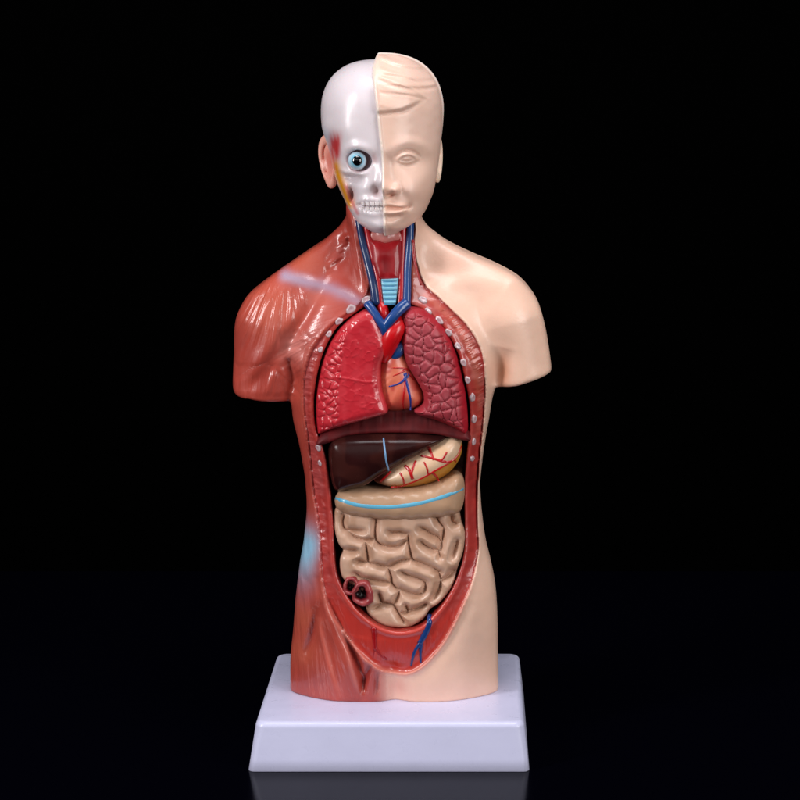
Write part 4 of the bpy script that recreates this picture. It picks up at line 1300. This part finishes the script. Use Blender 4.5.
# orbit
ox, oz = W(358, 161, YH)
orb = np.sqrt(((gh.x - float(ox) - 0.5) / 12.4) ** 2 + ((gh.z - float(oz)) / 10.2) ** 2 + ((gh.y + 60) / 14.0) ** 2)
sk_f = smax(sk_f, (-(orb - 1) * 10).astype(F32), 3.5)
sk_f = smax(sk_f, gh.up(side_d - 2.5) + 0 * gh.y, 0.8)
gv, gq = gh.mesh(sk_f.astype(F32)); gv = relax(gv, gq, 1, .4)
c_bone = lin(224, 212, 216)
def skull_paint(v):
    x, y, z = v.T
    c = np.tile(c_bone, (len(v), 1))
    def spot(u, vv, su, sv, col, w, ymax=40):
        nonlocal c
        a, b = W(u, vv, -50)
        c = mixc(c, col, w * np.exp(-((x - a) / su) ** 2 - ((z - b) / sv) ** 2) * (y < ymax))
    tw = np.exp(-(((x - W(333.5, 147, -50)[0]) - .12 * (z - W(332, 147, -50)[1])) / 7.0) ** 4 - ((z - W(333, 149, -50)[1]) / 15) ** 4) * (.75 + .5 * (vnoise(x / 2.0 + z / 14, z / 9, 5) - .5)) * (y < 30)
    c = mixc(c, lin(196, 54, 56), np.clip(tw * 1.3, 0, 1))
    spot(325, 137, 6, 7, lin(178, 190, 206), .5); spot(352, 178, 9, 5, lin(176, 158, 164), .5); spot(377, 191, 4, 5, lin(186, 136, 128), .5)  # bluish temple tint; shade painted into cheek hollow and nasal opening
    spot(375, 158, 3, 6, lin(206, 160, 156), .6)
    spot(349, 198, 4, 8, lin(190, 166, 176), .4)
    def stroke(pts, wd, col, w):
        nonlocal c
        d, s = line_d(x, z, WP(spline(pts, 4), -50))
        c = mixc(c, col, w * np.exp(-(d / wd) ** 2) * (y < 20))
    stroke([(334.5, 167), (338, 178), (343, 190), (349.5, 204)], 5.0, lin(226, 150, 24), 1.0)
    stroke([(346, 186), (352, 202), (358, 213)], 2.0, lin(206, 100, 108), .7)
    stroke([(331, 160), (333, 170)], 2.0, lin(214, 90, 80), .6)
    a, b = W(358, 161, -60)
    rr = np.hypot((x - a) / 12.3, (z - b) / 11.2)
    c = mixc(c, lin(200, 150, 152), .75 * sstep(1.1, .8, rr) * (y > -66))  # reddish shade painted into the eye socket
    return c
skull = build('skull', gv, gq, M_SKULL, head, skull_paint)
# teeth
tooth_u = [(381.2, 3.8), (377.0, 4.4), (372.3, 4.6), (367.6, 4.4), (363.2, 4.0)]
BK = bvh_of(gv, gq)
for row, (v0, v1) in enumerate(((201.2, 206.2), (207.0, 212.2))):
    for (u_, w_) in tooth_u:
        c0, n0 = hit(BK, u_, 0.5 * (v0 + v1) + (-2 if row == 0 else 2))
        gg = Grid(c0 + np.array([-4, -4, -5]), c0 + np.array([4, 5, 5]), 0.4)
        top = p3(u_, v0, c0[1]); bot = p3(u_, v1, c0[1])
        cc = 0.5 * (top + bot) + np.array([0, 1.4, 0]); c0 = c0 + np.array([0, 1.4, 0]); hz_ = 0.5 * (top[2] - bot[2])
        qx = np.abs((gg.x - cc[0])) - (w_ * .5 - 1.1); qy = np.abs(gg.y - (c0[1] + 0.6)) - 1.0; qz = np.abs(gg.z - cc[2]) - (hz_ - 1.1)
        ft = np.sqrt(np.maximum(qx, 0) ** 2 + np.maximum(qy, 0) ** 2 + np.maximum(qz, 0) ** 2) - 1.05 + np.minimum(np.maximum(qx, np.maximum(qy, qz)), 0)
        tv, tq = gg.mesh(ft.astype(F32))
        build('tooth', tv, tq, M_SKULL, head, lin(226, 213, 213))
# eyeball with iris and pupil bands
def eyeball():
    c = p3(357.2, 160.8, -57.6)
    gz_ = ray(357.2, 160.6) * -1.0 + np.array([0.02, 0, 0.02]); gz_ /= np.linalg.norm(gz_)
    a = np.cross([0, 0, 1.0], gz_); a /= np.linalg.norm(a); b = np.cross(gz_, a)
    R = 8.9
    vs, qs, cl = [], [], []
    th = np.r_[np.linspace(0.02, 0.53, 10), np.linspace(0.57, 0.82, 8), np.linspace(.84, math.pi - .02, 18)]
    n = 40
    for t in th:
        rr = R * (1 + 0.05 * math.exp(-(t / .55) ** 4))
        for k in range(n):
            p = 2 * math.pi * k / n
            vs.append(c + rr * (math.sin(t) * (math.cos(p) * a + math.sin(p) * b) + math.cos(t) * gz_))
            jitter = 0.06 * math.sin(p * 9) + .05 * math.sin(p * 17 + 1)
            if t < 0.54: cl.append(lin(6, 6, 10))
            else:
                w = min(1, max(0, (t - .55) / .5))
                cl.append((lin(112, 184, 212) * (1 - w) + lin(196, 222, 236) * w) * (1 + jitter * (1 - w)))
    for i in range(len(th) - 1):
        for k in range(n):
            k2 = (k + 1) % n
            qs.append((i * n + k, (i + 1) * n + k, (i + 1) * n + k2, i * n + k2))
    return np.array(vs), np.array(qs), np.array(cl)
ev, eq, ec = eyeball()
M_EYE = mat('glossy_eye', None, 0.12, 0, coat=0.8, coat_r=0.04, mottle=0.03)
build('eyeball', ev, eq, M_EYE, head, lambda v: ec)

# ---- ears
def ear(u, v, hu, hv, yc, sgn, col, tilt, yaw, name='ear'):
    c = p3(u, v, yc)
    gg = Grid(c + np.array([-22, -28, -40]), c + np.array([22, 28, 40]), 0.7)
    yaw = math.radians(yaw)
    n = np.array([sgn * math.cos(yaw), -math.sin(yaw), 0.05]); n /= np.linalg.norm(n)
    tv = np.array([sgn * tilt, 0.05, 1.0]); tv -= n * (tv @ n); tv /= np.linalg.norm(tv)
    s_ = np.cross(tv, n) * -sgn                       # towards the back of the head
    X_, Y_, Z_ = gg.x - c[0], gg.y - c[1], gg.z - c[2]
    ln_ = X_ * n[0] + Y_ * n[1] + Z_ * n[2]
    lt = X_ * tv[0] + Y_ * tv[1] + Z_ * tv[2]
    ls = X_ * s_[0] + Y_ * s_[1] + Z_ * s_[2]
    wloc = hu * (1 + .30 * np.clip(lt / hv, -1, 1))
    rad = np.sqrt((ls / wloc) ** 2 + (lt / hv) ** 2)
    rim = np.sqrt(((rad - .86) * hu) ** 2 + (ln_ - 2.2) ** 2) - 2.1
    dish = np.abs(ln_ + 3.4 - 4.5 * np.clip(rad, 0, 1) ** 3) - 1.5
    plate = np.maximum((rad - .92) * hu, dish)
    r2 = np.sqrt((ls / (wloc * .55)) ** 2 + ((lt + hv * .08) / (hv * .55)) ** 2)
    anti = np.sqrt(((r2 - .95) * hu * .5) ** 2 + (ln_ - 0.4) ** 2) - 1.6
    anti = np.maximum(anti, -(ls + wloc * .45))
    tragus = np.sqrt((ls + hu * .62) ** 2 + ((lt + hv * .12) * .55) ** 2 + (ln_ - 0.5) ** 2) - 2.6
    lobe = np.sqrt((ls / 1.0) ** 2 + (lt + hv * .84) ** 2 + ((ln_ - .5) * 1.7) ** 2) - hu * .48
    stem = np.sqrt(ls ** 2 + (lt * .35) ** 2 + ((ln_ + 8) * .7) ** 2) - hu * .55
    fe = smin(smin(smin(smin(smin(rim, plate, 1.5), anti, 1.4), lobe, 3), tragus, 2), stem, 4)
    ev_, eq_ = gg.mesh(fe.astype(F32)); ev_ = relax(ev_, eq_, 1, .4)
    return build(name, ev_, eq_, M_HEAD, head, col)
ec_ = p3(330, 160, -6)
def ear_paint(v):
    c = np.tile(lin(232, 166, 148), (len(v), 1))
    return mixc(c, lin(206, 96, 84), .75 * np.exp(-((v[:, 0] - ec_[0]) / 6) ** 2 - ((v[:, 2] - ec_[2]) / 15) ** 2))
e1 = ear(329.8, 161, 12, 25, -2, -1, ear_paint, 0.28, 42)
e1['label'] = 'pink ear on the skull side'
e2 = ear(435.5, 158, 9, 22, 6, 1, lin(240, 208, 186), 0.10, 22)
e2['label'] = 'pale ear on the skin side'
